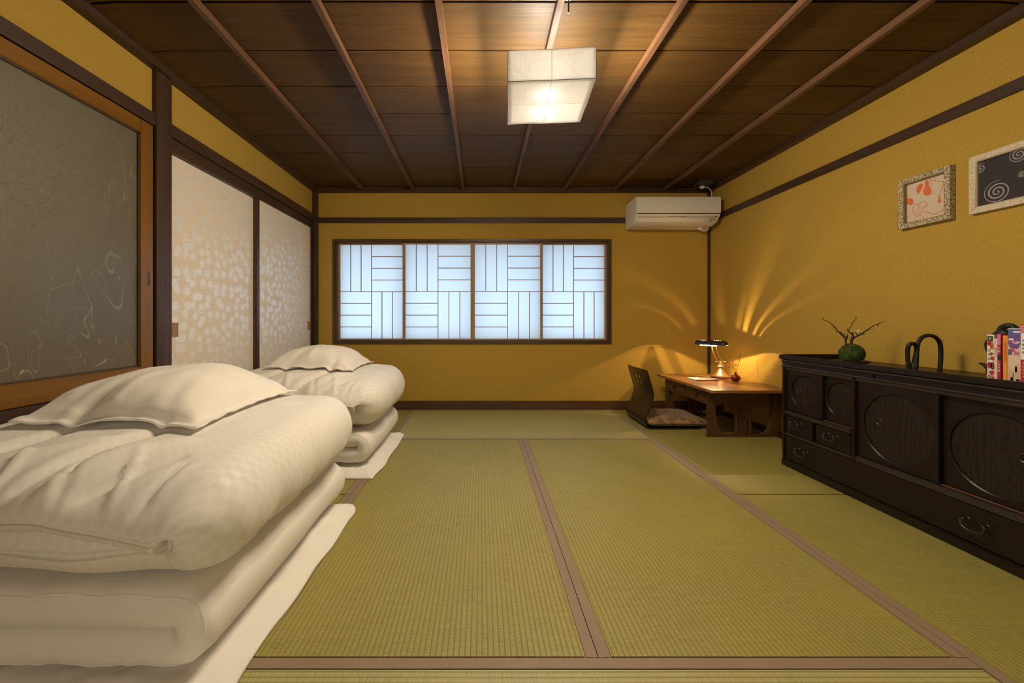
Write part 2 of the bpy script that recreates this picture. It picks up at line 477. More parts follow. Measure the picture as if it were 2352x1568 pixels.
def tatami(cx, cy, w, l, rot, kind='tatami'):
    g = .0012
    r = bpy.data.objects.new('tatami_mat', None)
    mb = MB()
    hw, hl = w / 2 - g, l / 2 - g
    n = 24
    # slightly domed top with soft rolled ends
    xs = [-hw, -hw + .031, hw - .031, hw]
    mb.box(-hw + .0305, -hl, -.055, hw - .0305, hl, MATZ)
    o = mb.build('tatami_mat', MT[kind], floor, bevel=.0035, local=True)
    o.location = (cx, cy, 0); o.rotation_euler = (0, 0, rot)
    for s in (-1, 1):
        hb = MB(); x0, x1 = s * hw, s * (hw - .0305)
        # border cloth with small waviness along its inner edge
        k = 40; vs_ = []
        a, c = min(x0, x1), max(x0, x1)
        for i in range(k + 1):
            y = -hl + 2 * hl * i / k
            wv = .0009 * noise.noise(Vector((cx * 7 + s, y * 9, cy)))
            zz = .0012 + .0006 * noise.noise(Vector((s * 5 + cx, y * 14, 3.1)))
            hb.v += [(a + (wv if s > 0 else 0), y, -.05), (a + (wv if s > 0 else 0), y, zz), (c + (wv if s < 0 else 0), y, zz), (c + (wv if s < 0 else 0), y, -.05)]
        for i in range(k):
            q = i * 4
            for (u, v) in ((0, 1), (1, 2), (2, 3)):
                hb.f.append((q + u, q + v, q + v + 4, q + u + 4))
        hb.f.append((0, 1, 2, 3)); hb.f.append((k * 4, k * 4 + 1, k * 4 + 2, k * 4 + 3))
        hb.build('cloth_border', MT['heri'], o, local=True, smooth=50)
    return o

x1, x2, x3, x4, x5 = -1.606, -.651, .304, 1.259, 2.214
ya, yb, yc, yd = .075, 1.028, 2.912, 3.868
tatami((x2 + x3) / 2, (yb + yc) / 2, .955, yc - yb, 0)
tatami((x3 + x4) / 2, (yb + yc) / 2, .955, yc - yb, 0)
tatami((x2 + x4) / 2, (yc + yd) / 2, yd - yc, x4 - x2, PI / 2, 'tatami_sheen')
tatami((x2 + x4) / 2, (ya + yb) / 2, yb - ya, x4 - x2, PI / 2, 'tatami_sheen')
for cx in ((x1 + x2) / 2, (x4 + x5) / 2):
    tatami(cx, (1.993 + yd) / 2, .955, yd - 1.993, 0)
    tatami(cx, (ya + 1.993) / 2, .955, 1.993 - ya, 0)
# boards filling the margins and the passage behind the viewpoint
MT['floorboard'] = wood('passage_floor_wood', (.07, .034, .013), (.15, .075, .028), 'x', .4)
struct(boxo('trim_1', MT['rail_y'], XL, ya, -.055, x1, yd, -.002))
struct(boxo('trim_2', MT['rail_y'], x5, ya, -.055, XR, yd, -.002))
struct(boxo('trim_3', MT['base'], XL, yd, -.055, XR, YB, .004))
for i in range(8):
    y0 = ya - .165 * (i + 1)
    boxo('floor_plank', MT['floorboard'], XL, max(y0, YF) + .001, -.055, XR, y0 + .164, -.001, floor, .001)

# walls
wb = MB()
wx0, wx1, wz0, wz1 = -1.445, 1.270, .665, 1.655           # window opening
wb.box(XL - .1, YB, -.09, wx0, YB + .1, 2.3).box(wx1, YB, -.09, XR + .1, YB + .1, 2.3)
wb.box(wx0, YB, -.09, wx1, YB + .1, wz0).box(wx0, YB, wz1, wx1, YB + .1, 2.3)
struct(wb.build('wall_back', MT['plaster']))
struct(boxo('wall_right', MT['plaster'], XR, YF, -.09, XR + .1, YB, 2.3))
wf = MB().box(XL - .1, YF - .1, -.09, -1.0, YF, 2.3).box(1.6, YF - .1, -.09, XR + .1, YF, 2.3)
wf.box(-1.0, YF - .1, -.09, 1.6, YF, .40).box(-1.0, YF - .1, 1.75, 1.6, YF, 2.3)
struct(wf.build('wall_front', MT['plaster']))
w2 = bpy.data.objects.new('fill_window', None); C.objects.link(w2); w2.location = (0, YF, .40); w2['kind'] = 'structure'  # unseen window added behind the camera to light the bedding fronts
for q in ((-1.0, .40, -.96, 1.75), (1.56, .40, 1.6, 1.75), (.28, .40, .32, 1.75)): boxo('fill_window_jamb', MT['post'], q[0], YF - .06, q[1], q[2], YF - .01, q[3], w2)
for q in ((.40, .44), (1.71, 1.75)): boxo('fill_window_rail', MT['rail_x'], -1.0, YF - .06, q[0], 1.6, YF - .01, q[1], w2)
m = bpy.data.materials.new('fill_tint_glass'); m.use_nodes = True; nt = m.node_tree; nt.nodes.clear()  # tint chosen to warm the light of the added window
tp = nd(nt, 'BsdfTransparent', {'Color': (.98, .80, .62, 1)}); gl = nd(nt, 'BsdfGlossy', {'Roughness': .1})
mx = nd(nt, 'MixShader', {0: .05, 1: tp.outputs[0], 2: gl.outputs[0]}); nd(nt, 'OutputMaterial', {0: mx.outputs[0]}); MT['fill_glass'] = m
boxo('glass_pane', MT['fill_glass'], -.96, YF - .040, .44, 1.56, YF - .0395, 1.71, w2)
pt_ = bpy.data.lights.new('fill_window_portal', 'AREA'); pt_.shape = 'RECTANGLE'; pt_.size = 2.6; pt_.size_y = 1.35; pt_.cycles.is_portal = True
pt_o = bpy.data.objects.new('fill_window_portal', pt_); C.objects.link(pt_o); pt_o.location = (.3, YF - .09, 1.075); pt_o.rotation_euler = (PI / 2, 0, 0)
wl = MB()
wl.box(XL - .1, YF, -.09, XL, 2.0, .50)                       # under the glass doors
wl.box(XL - .1, YF, 1.90, XL, YB, 2.3)                        # above the lintels
wl.box(XL - .1, YF, .50, XL, .05, 1.90)
struct(wl.build('wall_left', MT['plaster']))
struct(boxo('wall_closet', MT['void'], XL - .14, -.05, -.09, XL - .105, YB + .1, 2.0))

# ceiling: boards with open joints, battens below
ceil = struct(boxo('ceiling', MT['void'], XL - .1, YF, ZC + .030, XR + .1, YB, 2.33))
k = 0
y = 3.69 - .294 * 17
while y < YB - .01:
    y0, y1 = max(y, YF), min(y + .294, YB)
    if y1 - y0 > .02:
        mb = MB(); nx = 26
        for i in range(nx + 1):
            x = XL + (XR - XL) * i / nx
            e = min(x - XL, XR - x)
            dz = .004 * noise.noise(Vector((x * 1.1, k * 3.7, 0))) - .012 * math.exp(-e / .05)
            for yy, z in ((y0 + .0095, ZC + .002), (y1 - .0095, ZC - .005)):
                mb.v += [(x, yy, z + dz), (x, yy, z + dz + .007)]
        for i in range(nx):
            q = i * 4
            for (a, c) in ((0, 2), (2, 3), (3, 1), (1, 0)):
                mb.f.append((q + a, q + c, q + c + 4, q + a + 4))
        mb.f += [(0, 2, 3, 1), (nx * 4, nx * 4 + 1, nx * 4 + 3, nx * 4 + 2)]
        mb.build('plank', MT['plank'], ceil, smooth=30)
    y += .294; k += 1
for i in range(7):
    x = -1.160 + .4935 * i
    boxo('batten', MT['batten'], x - .0135, YF, 2.147, x + .0135, YB - .035, ZC - .004, ceil, .002)
# ceiling edge trims
struct(boxo('trim_4', MT['rail_y'], XL, YF, 2.138, XL + .045, YB, ZC + .030))
struct(boxo('trim_5', MT['rail_y'], XR - .045, YF, 2.138, XR, YB, ZC + .030))
struct(boxo('trim_6', MT['rail_x'], XL, YB - .04, 2.136, XR, YB, ZC + .030))
struct(boxo('trim_7', MT['rail_x'], XL, YF, 2.136, XR, YF + .04, ZC + .030))
# picture rails
struct(boxo('trim_8', MT['rail_x'], XL, YB - .014, 1.838, XR, YB, 1.892))
struct(boxo('trim_9', MT['rail_y'], XR - .013, YF, 1.838, XR, YB, 1.892))
# corner posts
struct(boxo('trim_10', MT['post'], XL, YB - .045, 0, XL + .045, YB, 2.14))
struct(boxo('trim_11', MT['post'], XR - .022, YB - .018, 0, XR, YB, 2.14))
# baseboards
struct(boxo('baseboard_back', MT['base'], XL, YB - .022, .004, XR, YB, .075))
struct(boxo('baseboard_right', MT['rail_y'], XR - .014, YF, -.002, XR, YB, .03))
# left wall: post, lintels, sill
struct(boxo('trim_12', MT['post'], XL - .05, 2.0, 0, XL + .024, 2.1, 2.14, bevel=.002))
struct(boxo('trim_13', MT['rail_y'], XL - .06, YF, 1.853, XL + .020, 2.0, 1.915))
struct(boxo('trim_14', MT['rail_y'], XL - .06, 2.1, 1.848, XL + .020, YB - .04, 1.915))
struct(boxo('trim_15', MT['rail_y'], XL - .06, 2.1, 1.775, XL + .006, YB - .04, 1.842))
struct(boxo('trim_16', MT['rail_y'], XL - .06, YF, .498, XL + .020, 2.0, .562))
struct(boxo('trim_17', MT['rail_y'], XL - .09, 2.1, -.05, XL + .004, YB - .04, .003))
struct(boxo('trim_18', MT['rail_y'], XL - .02, 2.1, 1.842, XL + .002, YB - .04, 1.848))


# glass sliding doors
def glass_door(nm, y0, y1, x, label=None, pull=None):
    d = bpy.data.objects.new(nm, None); C.objects.link(d); d.location = (x, y0, .565); d['kind'] = 'structure'
    z0, z1 = .565, 1.848
    t = .03
    boxo('stile', MT['orange_z'], x - t, y1 - .072, z0, x, y1, z1, d, .002)
    boxo('stile', MT['orange_z'], x - t, y0, z0, x, y0 + .072, z1, d, .002)
    boxo('rail', MT['orange_y'], x - t, y0 + .072, z0, x, y1 - .072, z0 + .085, d, .002)
    boxo('rail', MT['orange_y'], x - t, y0 + .072, z1 - .065, x, y1 - .072, z1, d, .002)
    g = boxo('glass_pane', MT['figglass'], x - .018, y0 + .072, z0 + .085, x - .013, y1 - .072, z1 - .065, d)
    fr = MB()
    a, b_, c, e = y0 + .072, y1 - .072, z0 + .085, z1 - .065
    for q in ((a, c, a + .008, e), (b_ - .008, c, b_, e), (a, c, b_, c + .008), (a, e - .008, b_, e)):
        fr.box(x - .013, q[0], q[1], x - .005, q[2], q[3])
    fr.build('glazing_bead', MT['rail_y'], d)
    if pull:
        pts = []
        for i in range(20):
            q = 2 * PI * i / 20
            pts.append((pull + .007 * math.cos(q), 1.08 + .028 * (1 if math.sin(q) > 0 else -1) + .009 * math.sin(q)))
        MB().prism(pts, 'x', x - .004, x + .0008).build('finger_pull', MT['iron'], d)
    return d

glass_door('door_1', .98, 1.988, XL + .016, pull=1.963)
glass_door('door_2', .05, 1.05, XL - .02)


# fusuma doors
def fusuma(nm, y0, y1, x, pull):
    d = bpy.data.objects.new(nm, None); C.objects.link(d); d.location = (x, y0, .005); d['kind'] = 'structure'
    z0, z1 = .005, 1.79
    boxo('paper_panel', MT['fusuma'], x - .02, y0 + .006, z0 + .03, x - .004, y1 - .006, z1 - .01, d)
    st = .036
    boxo('stile', MT['post'], x - .022, y0 - .004, z0, x + .006, y0 + st - .004, z1, d, .002)
    boxo('stile', MT['post'], x - .022, y1 - st + .004, z0, x + .006, y1 + .004, z1, d, .002)
    boxo('rail', MT['rail_y'], x - .022, y0 + st, z0, x + .004, y1 - st, z0 + .035, d, .002)
    # square wooden catch with a hollow
    hb = MB(); w = .026
    zc = .823
    for q in ((pull - w, zc - .038, pull - w + .006, zc + .038), (pull + w - .006, zc - .038, pull + w, zc + .038),
              (pull - w, zc - .038, pull + w, zc - .032), (pull - w, zc + .032, pull + w, zc + .038)):
        hb.box(x - .006, q[0], q[1], x + .002, q[2], q[3])
    h = hb.build('finger_pull', MT['light_z'], d)
    cup = MB(); n = 8
    for i in range(n + 1):
        q = i / n; yy = pull - w + .006 + (2 * w - .012) * q
        dx = -.003 - .0075 * math.sin(PI * q * .5) if False else -.0035 + .004 * (q ** 3)
        cup.v += [(x + dx, yy, zc - .032), (x + dx, yy, zc + .032)]
    for i in range(n): cup.f.append((2 * i, 2 * i + 2, 2 * i + 3, 2 * i + 1))
    cup.build('cup', MT['light_z'], h, smooth=40)
    return d

fusuma('door_3', 2.095, 2.955, XL - .016, 2.168)
fusuma('door_4', 2.925, 3.885, XL + .004, 3.82)
kn = MB().tube([(XL + .045, 3.90, .905), (XL + .062, 3.90, .905)], .004, 8).sphere((XL + .064, 3.90, .905), .006, 8)
kn.box(XL + .044, 3.892, .885, XL + .047, 3.908, .93)
tag(kn.build('latch_knob', MT['steel'], smooth=40), 'tiny metal latch knob on the dark corner post', 'latch')

# shoji window
win = bpy.data.objects.new('window_1', None); C.objects.link(win); win.location = (0, YB, .64); win['kind'] = 'structure'
ox0, ox1, oz0, oz1 = -1.466, 1.290, .641, 1.676
MT['wframe_x'] = wood('window_frame_beam', (.040, .020, .010), (.115, .060, .030), 'x', .4)
MT['wframe_z'] = wood('window_frame_jamb', (.040, .020, .010), (.115, .060, .030), 'z', .4)
fx = ((ox0, YB - .022, oz0, ox1, YB, oz0 + .024), (ox0, YB - .022, oz1 - .024, ox1, YB, oz1))
for q in fx: boxo('outer_frame', MT['wframe_x'], *q, win, .003)
for q in ((ox0, YB - .022, oz0 + .024, ox0 + .024, YB, oz1 - .024), (ox1 - .024, YB - .022, oz0 + .024, ox1, YB, oz1 - .024)):
    boxo('outer_frame', MT['wframe_z'], *q, win, .003)
for q in ((wx0, YB - .010, wz0 - .004, wx1, YB + .09, wz0 + .012), (wx0, YB - .010, wz1 - .012, wx1, YB + .09, wz1 + .004)):
    boxo('inner_frame', MT['wframe_x'], *q, win, .002)
for q in ((wx0 - .004, YB - .010, wz0, wx0 + .014, YB + .09, wz1), (wx1 - .014, YB - .010, wz0, wx1 + .004, YB + .09, wz1)):
    boxo('inner_frame', MT['wframe_z'], *q, win, .002)
pz0, pz1 = wz0 + .010, wz1 - .010
panels = ((-1.433, -.764, .030), (-.775, -.083, .006), (-.083, .611, .006), (.597, 1.258, .030))
for (a, c, dy) in panels:
    y0 = YB + dy; y1 = y0 + .018
    p = bpy.data.objects.new('shoji_panel', None); C.objects.link(p); p.parent = win
    p.location = (a, y0 - YB, 0)
    fw = .021

    def pb(nm, m_, q):
        boxo(nm, m_, *q, p, .0008)
    pb('stile', MT['light_z'], (a, y0, pz0, a + fw, y1, pz1)); pb('stile', MT['light_z'], (c - fw, y0, pz0, c, y1, pz1))
    pb('rail', MT['light_x'], (a + fw, y0, pz0, c - fw, y1, pz0 + .016)); pb('rail', MT['light_x'], (a + fw, y0, pz1 - .016, c - fw, y1, pz1))
    boxo('paper', MT['shoji'], a + fw, y1 - .004, pz0 + .014, c - fw, y1 - .003, pz1 - .014, p)
    ia, ic, iz0, iz1 = a + fw, c - fw, pz0 + .016, pz1 - .016
    xm, zm, k = (ia + ic) / 2, .4505 * 0 + (iz0 + iz1) / 2, .0034
    y1k = y1 - .005

    def vbar(x, za, zb): pb('kumiko_bar', MT['light_z'], (x - k, y0 + .003, za, x + k, y1k, zb))

    def hbar(z, xa, xb): pb('kumiko_bar', MT['light_x'], (xa, y0 + .003, z - k, xb, y1k, z + k))
    vbar(xm, iz0, iz1); hbar(zm, ia, xm - k); hbar(zm, xm + k, ic)
    for t in (1, 2):
        vbar(ia + (xm - ia) * t / 3, zm + k, iz1); vbar(xm + (ic - xm) * t / 3, iz0, zm - k)
    for t in (1, 2, 3):
        hbar(zm + (iz1 - zm) * t / 4, xm + k, ic); hbar(iz0 + (zm - iz0) * t / 4, ia, xm - k)
# outer sashes behind the paper
for (a, c) in ((-1.45, -.76), (-.80, -.06), (-.10, .62), (.58, 1.28)):
    yo = YB + .115
    q = MB()
    q.box(a, yo, .64, a + .03, yo + .02, 1.68).box(c - .05, yo, .64, c, yo + .03, 1.68)
    q.box(a, yo, .64, c, yo + .02, .68).box(a, yo, 1.63, c, yo + .02, 1.68)
    q.build('outer_sash', MT['alu'], win)
    boxo('outer_glass', MT['outglass'], a, yo + .006, .66, c, yo + .010, 1.66, win)
boxo('eave_board', MT['rail_x'], -1.7, YB + .10, 1.70, 1.55, YB + .55, 1.72, win)

# ================================================================== FUTON BEDDING
def fold_path(xl_b, xl_t, xr, zb, zt, n=120):
    """centre line of a sheet folded once: lower leaf from the left, round at the right, upper leaf back"""
    r = (zt - zb) / 2; xc = xr - r
    pts = []
    lb, la, lt = xc - xl_b, PI * r, xc - xl_t
    tot = lb + la + lt
    for i in range(n + 1):
        s = tot * i / n
        if s < lb: p = (xl_b + s, zb); t = (1, 0)
        elif s < lb + la:
            q = (s - lb) / r - PI / 2
            p = (xc + r * math.cos(q), zb + r + r * math.sin(q)); t = (-math.sin(q), math.cos(q))
        else: p = (xc - (s - lb - la), zt); t = (-1, 0)
        pts.append((s, p, t, 0 if s < lb else (2 if s > lb + la else 1), tot))
    return pts


def spaced(n, p=1.6):
    """0..1 denser at both ends"""
    out = []
    for i in range(n + 1):
        t = 2 * i / n - 1
        out.append(.5 + .5 * (1 - (1 - abs(t)) ** p) * (1 if t > 0 else -1))
    return out


def folded(name, mt, y0, y1, path, thick, wr, sag, endp=2.6, nv=90, label='', cat='bedding', group=None, seed=0.0, crown=0.0, ychange=None, parent_loc=None):
    mb = MB(); mb.uv = []
    vs_ = spaced(nv, 1.9); nu = len(path) - 1
    for side in (1, -1):
        for (s, p, t, leaf, tot) in path:
            nx, nz = t[1], -t[0]                    # outward: right/below on the lower leaf, above on the upper
            eu = 1 - abs(2 * s / tot - 1) ** 14
            for v in vs_:
                ya = y0 + (y1 - y0) * v
                d = min(v, 1 - v) * (y1 - y0)
                e = max(0.0, 1 - max(0.0, 1 - d / (thick * .9)) ** endp) ** .5
                h = thick * .5 * max(.07, e * max(.02, eu) ** .4)
                x, z = p
                if leaf == 2 and crown:
                    z += crown * math.sin(PI * v) ** .7 * (.6 + .4 * math.cos((x + 1.05) * 2.4)) * min(1, max(0, (-.70 - x) / .28)) ** .8
                dx, dy, dz = sag(s, tot, leaf, v, x, ya)
                w = wr(s, ya, v, leaf, side) + 0.0
                if side == -1: hh = -h + (.2 * w if leaf != 1 else 0)
                else: hh = h + w
                if side == -1 and leaf == 1: hh = max(-h, -.9 * (path[0][1][1] * 0 + thick * .49))
                mb.v.append((x + nx * hh + dx, ya + dy, z + nz * hh + dz))
                mb.uv.append((s, ya))
    nw = nv + 1; half = (nu + 1) * nw
    for k in (0, 1):
        b0 = k * half
        for i in range(nu):
            for j in range(nv):
                q = (b0 + i * nw + j, b0 + (i + 1) * nw + j, b0 + (i + 1) * nw + j + 1, b0 + i * nw + j + 1)
                mb.f.append(q if k == 0 else q[::-1])
    for i in range(nu):
        for j in (0, nv):
            a, b_ = i * nw + j, (i + 1) * nw + j
            mb.f.append((a, b_, half + b_, half + a))
    for j in range(nv):
        for i in (0, nu):
            a, b_ = i * nw + j, i * nw + j + 1
            mb.f.append((a, b_, half + b_, half + a))
    return mb


def ridge(v, k=1.0):
    return 1 - abs(noise.noise(v)) * 2 * k


def bed(y0, y1, seed, pad_y0, pad_y1, which, pillow_rot=0.0):
    L = y1 - y0
    # --- flat pad on the floor
    mb = MB(); mb.uv = []
    nx_, ny_ = 70, 90
    for k in (0, 1):
        for i in range(nx_ + 1):
            u = i / nx_
            for j in range(ny_ + 1):
                v = j / ny_
                yy = pad_y0 + (pad_y1 - pad_y0) * v
                edge = -.575 + .018 * noise.noise(Vector((yy * 5.0, seed, 0))) - .02 * (1 - v) ** 4 - .03 * max(0, (v - .93) / .07) ** 2
                x = -1.60 + (edge + 1.60) * (1 - (1 - u) ** 1.5)
                d = min((edge - x), (yy - pad_y0), (pad_y1 - yy) * 1.0)
                top = .010 + .033 * (1 - math.exp(-max(0, d) / .045))
                wr_ = .007 * noise.noise(Vector((x * 9, yy * 16, seed + 5))) + .005 * noise.noise(Vector((x * 30, yy * 22, seed)))
                z = top + wr_ * min(1, d / .03 + .3) if k == 0 else .002
                if k == 0: z = max(z, .008)
                mb.v.append((x, yy, z)); mb.uv.append((x, yy))
    nw = ny_ + 1; half = (nx_ + 1) * nw
    for k in (0, 1):
        for i in range(nx_):
            for j in range(ny_):
                q = (k * half + i * nw + j, k * half + (i + 1) * nw + j, k * half + (i + 1) * nw + j + 1, k * half + i * nw + j + 1)
                mb.f.append(q if k == 0 else q[::-1])
    for i in range(nx_):
        for j in (0, ny_):
            a, b_ = i * nw + j, (i + 1) * nw + j; mb.f.append((a, b_, half + b_, half + a))
    for j in range(ny_):
        for i in (0, nx_):
            a, b_ = i * nw + j, i * nw + j + 1; mb.f.append((a, b_, half + b_, half + a))
    o = mb.build('futon_pad', MT['sheet'], smooth=180)
    tag(o, f'thin white futon pad lying flat on the tatami under the {which} bedding stack', 'futon', 'futon pads')

    # --- folded mattress
    path = fold_path(-1.56, -1.56, -.672, .101, .196, 110)

    def wr1(s, y, v, leaf, side):
        e = math.exp(-min(v, 1 - v) * L / .05)
        a = .004 * noise.noise(Vector((s * 7, y * 5, seed))) + .007 * e * noise.noise(Vector((s * 34, y * 6, seed + 2)))
        a += .006 * math.exp(-abs(y - y0 - .012) / .09) * noise.noise(Vector((s * 14, y * 5, seed + 31)))
        if leaf == 1: a += .008 * e * noise.noise(Vector((s * 60, y * 30, seed)))
        return a

    def sag1(s, tot, leaf, v, x, y):
        q = 1 - abs(2 * s / tot - 1)
        dy = .018 * noise.noise(Vector((s * 2.2, seed, 1.5)))
        return (.010 * noise.noise(Vector((y * 3, seed, 9))) * (leaf == 1), dy * math.exp(-v * 6), (-.006 * math.exp(-v * L / .06) if leaf == 2 else 0))
    mb = folded('m', None, y0 + .012, y1, path, .093, wr1, sag1, endp=5.0)
    o = mb.build('folded_mattress', MT['sheet'], smooth=180)
    nw_ = 91; k_ = len(path)
    for j_ in (7,):
        for side_ in (0, 1):
            ln_ = [mb.v[side_ * k_ * nw_ + i_ * nw_ + j_] for i_ in range(2, k_ - 2)]
            if side_ == 0: MB().tube(ln_, .0016, 5).build('piping', MT['sheet'], o, smooth=60)
    tag(o, f'thick white mattress folded in two between pad and duvet in the {which} stack', 'mattress', 'folded mattresses')

    # --- folded duvet
    path = fold_path(-1.52, -1.50, -.636, .330, .468, 170)

    # creases on the upper leaf / fold: (x0, y0, x1, y1, height, width) measured from the near end
    CR = [(-.98, .02, -.80, .20, .016, .020), (-1.06, .0, -.92, .24, -.015, .022), (-.90, .02, -.76, .13, -.012, .016), (-1.22, .02, -1.02, .17, .012, .024),
          (-.74, .05, -.66, .22, .008, .014), (-.80, .60, -.66, .70, .008, .016), (-.78, .35, -.60, .46, .006, .02), (-1.30, .05, -1.16, .28, -.012, .03), (-.76, .015, -.73, .12, -.010, .010), (-.82, .01, -.86, .12, .008, .011), (-.93, .0, -.97, .10, -.009, .012), (-1.10, .0, -1.13, .13, .009, .014)]
    lb_, tot_ = path[0][4], path[0][4]
    LEFT = path[-1][1][0]

    SB = max(q_[0] for q_ in path if q_[3] == 0); SA = max(q_[0] for q_ in path if q_[3] == 1) - SB

    def KK(s): return max(-1.0, min(1.0, 2 * (s - SB) / SA - 1))

    def crease(x, yr):
        a = 0.0
        for (xa, ya, xb, yb_, hh, ww) in CR:
            ex, ey = xb - xa, yb_ - ya; l2 = ex * ex + ey * ey
            t = ((x - xa) * ex + (yr - ya) * ey) / l2
            tc_ = min(1, max(0, t)); dx, dy = x - xa - ex * tc_, yr - ya - ey * tc_
            d = math.hypot(dx, dy); sg = 1 if (dx * ey - dy * ex) > 0 else -1
            k = d / (ww * .75)
            if k < 4: a += 1.45 * hh * (math.exp(-k * k) + .6 * sg * k * math.exp(-k * k * .7)) * (.25 + .75 * math.sin(PI * min(1, max(0, .15 + .7 * t))))
        return a

    def wr2(s, y, v, leaf, side):
        near = math.exp(-v * L / .16); yr = v * L
        a = .013 * noise.noise(Vector((s * 2.6, y * 2.4, seed + 11)))
        a += .004 * noise.noise(Vector((s * 7 - y * 5, s * 2 + y * 3, seed + 4)))
        if leaf == 2: a += .007 * math.exp(-yr / .10) * noise.noise(Vector((s * 17, yr * 5, seed + 13))) * min(1, yr / .02)
        if leaf == 1: a += .007 * math.exp(-yr / .06) * noise.noise(Vector((s * 38, yr * 9, seed + 14))) * (1 - KK(s) ** 4)
        if leaf == 2:
            xx = LEFT + (path[0][4] - s); a += crease(xx, yr) * min(1, max(0, (-.69 - xx) / .07)) * min(1, yr / .03)
        if leaf == 0: a += .012 * near * noise.noise(Vector((s * 5, y * 7, seed + 8))) * min(1, max(0, (SB - s) / .08))
        if leaf == 1:
            a += (1 - KK(s) ** 2) * (.011 * noise.noise(Vector((s * 4, y * 9, seed + 3))) + .0045 * noise.noise(Vector((s * 5, y * 26, seed + 6))))
        return a

    ZM = (path[0][1][1] + path[-1][1][1]) / 2

    def sag2(s, tot, leaf, v, x, y):
        d = v * L
        near = math.exp(-d / .13); tip = math.exp(-(d / .07) ** 1.5)
        dz = 0.0; q = min(1.0, max(0.0, (x + .95) / .25))           # closeness to the fold
        k = {0: -1.0, 2: 1.0}.get(leaf, KK(s))
        dz = (-.035 * near - .040 * tip * q) * max(0, k) + (.016 * tip * q + .012 * near) * max(0, -k)
        if leaf == 2: dz += .024 * noise.noise(Vector((x * 3.1, 0, seed + 1))) * near * (1 - q)
        if leaf == 0: dz += .014 * noise.noise(Vector((x * 4, 2, seed))) * near * (1 - q)
        dy = (.06 * noise.noise(Vector((x * 2.3, .5, seed + 7))) - .0175 - .0275 * k) * near
        return (-.030 * tip * (1 - k * k) - .02 * (1 - k * k) * math.exp(-(1 - v) * L / .1), dy, dz)
    mb = folded('d', None, y0 - .015, y1 + .03, path, .150, wr2, sag2, endp=2.2, crown=.035, nv=110)
    duv = mb.build('folded_duvet', MT['duvet'], smooth=180)
    tag(duv, f'plump white checked duvet folded in two on the {which} mattress', 'duvet', 'folded duvets')
    bvh = BVHTree.FromPolygons([Vector(p) for p in mb.v], mb.f)

    # --- pillow resting on the duvet
    cx, cy = -1.075, y0 + .235 + .29
    if which == 'far': cx, cy = -1.065, y0 + .46
    hx, hy = .268, .305 if which != 'far' else .27
    ca, sa = math.cos(pillow_rot), math.sin(pillow_rot)
    mb = MB(); mb.uv = []; n = 84
    fl = .93
    for k in (0, 1):
        for i in range(n + 1):
            a = 2 * i / n - 1
            for j in range(n + 1):
                b_ = 2 * j / n - 1
                pinch = .05 * (1 - b_ * b_) ** 1 * abs(a) ** 3
                pinch2 = .05 * (1 - a * a) * abs(b_) ** 3
                lx, ly = a * hx * (1 - pinch), b_ * hy * (1 - pinch2)
                x, yy = cx + lx * ca - ly * sa, cy + lx * sa + ly * ca
                hit = bvh.ray_cast(Vector((x, yy, 1.2)), Vector((0, 0, -1)))
                base = hit[0].z if hit[0] is not None else .52
                aa, bb = min(1, abs(a) / fl), min(1, abs(b_) / fl)
                f = max(0.0, (1 - aa ** 2.6) * (1 - bb ** 2.6)) ** .52
                w = .009 * noise.noise(Vector((x * 7 + yy * 3, yy * 8 - x * 4, seed + 21)))
                rim = math.exp(-((f - .35) / .25) ** 2)
                w += .012 * rim * noise.noise(Vector((a * 4 + seed, b_ * 4, 2.5)))
                w += .006 * (abs(noise.noise(Vector((x * 11 - yy * 7, yy * 3, seed + 2)))) - .25)
                for (pa, pb, qa, qb, ph_, pw) in ((-.35, -.92, -.12, -.35, -.016, .10), (-.05, -.95, .02, -.45, .012, .08), (-.62, -.95, -.45, -.55, -.010, .10), (.55, -.8, .40, -.2, -.008, .10), (.92, .2, .55, .05, -.010, .09), (-.9, .1, -.5, -.05, -.010, .1)):
                    ea, eb = qa - pa, qb - pb; t_ = min(1, max(0, ((a - pa) * ea + (b_ - pb) * eb) / (ea * ea + eb * eb)))
                    d2 = ((a - pa - ea * t_) ** 2 + (b_ - pb - eb * t_) ** 2) / (pw * pw); w += ph_ * math.exp(-d2) * (1 - .8 * t_)
                flut = .007 * noise.noise(Vector((a * 6, b_ * 6, seed + 9))) * (1 - min(1, f * 3))
                if k == 0: z = base + .010 + .122 * f + w * min(1, f * 2.5) + max(-.004, flut) + .012 * (1 - f)
                else: z = base + .004 + .012 * (1 - f) + max(-.004, flut)
                mb.v.append((x, yy, z)); mb.uv.append((x, yy))
    nw = n + 1; half = nw * nw
    for k in (0, 1):
        for i in range(n):
            for j in range(n):
                q = (k * half + i * nw + j, k * half + (i + 1) * nw + j, k * half + (i + 1) * nw + j + 1, k * half + i * nw + j + 1)
                mb.f.append(q if k == 0 else q[::-1])
    for i in range(n):
        for j in (0, n):
            a, b_ = i * nw + j, (i + 1) * nw + j; mb.f.append((a, b_, half + b_, half + a))
            a, b_ = j * nw + i, j * nw + i + 1; mb.f.append((a, b_, half + b_, half + a))
    o = mb.build('pillow', MT['pillow'], smooth=180)
    tag(o, f'soft white pillow with flat flange edge on top of the {which} duvet', 'pillow', 'pillows on the bedding')


bed(.905, 1.835, 1.7, .70, 1.865, 'near')
bed(2.235, 3.04, 5.3, 2.175, 3.03, 'far', .02)

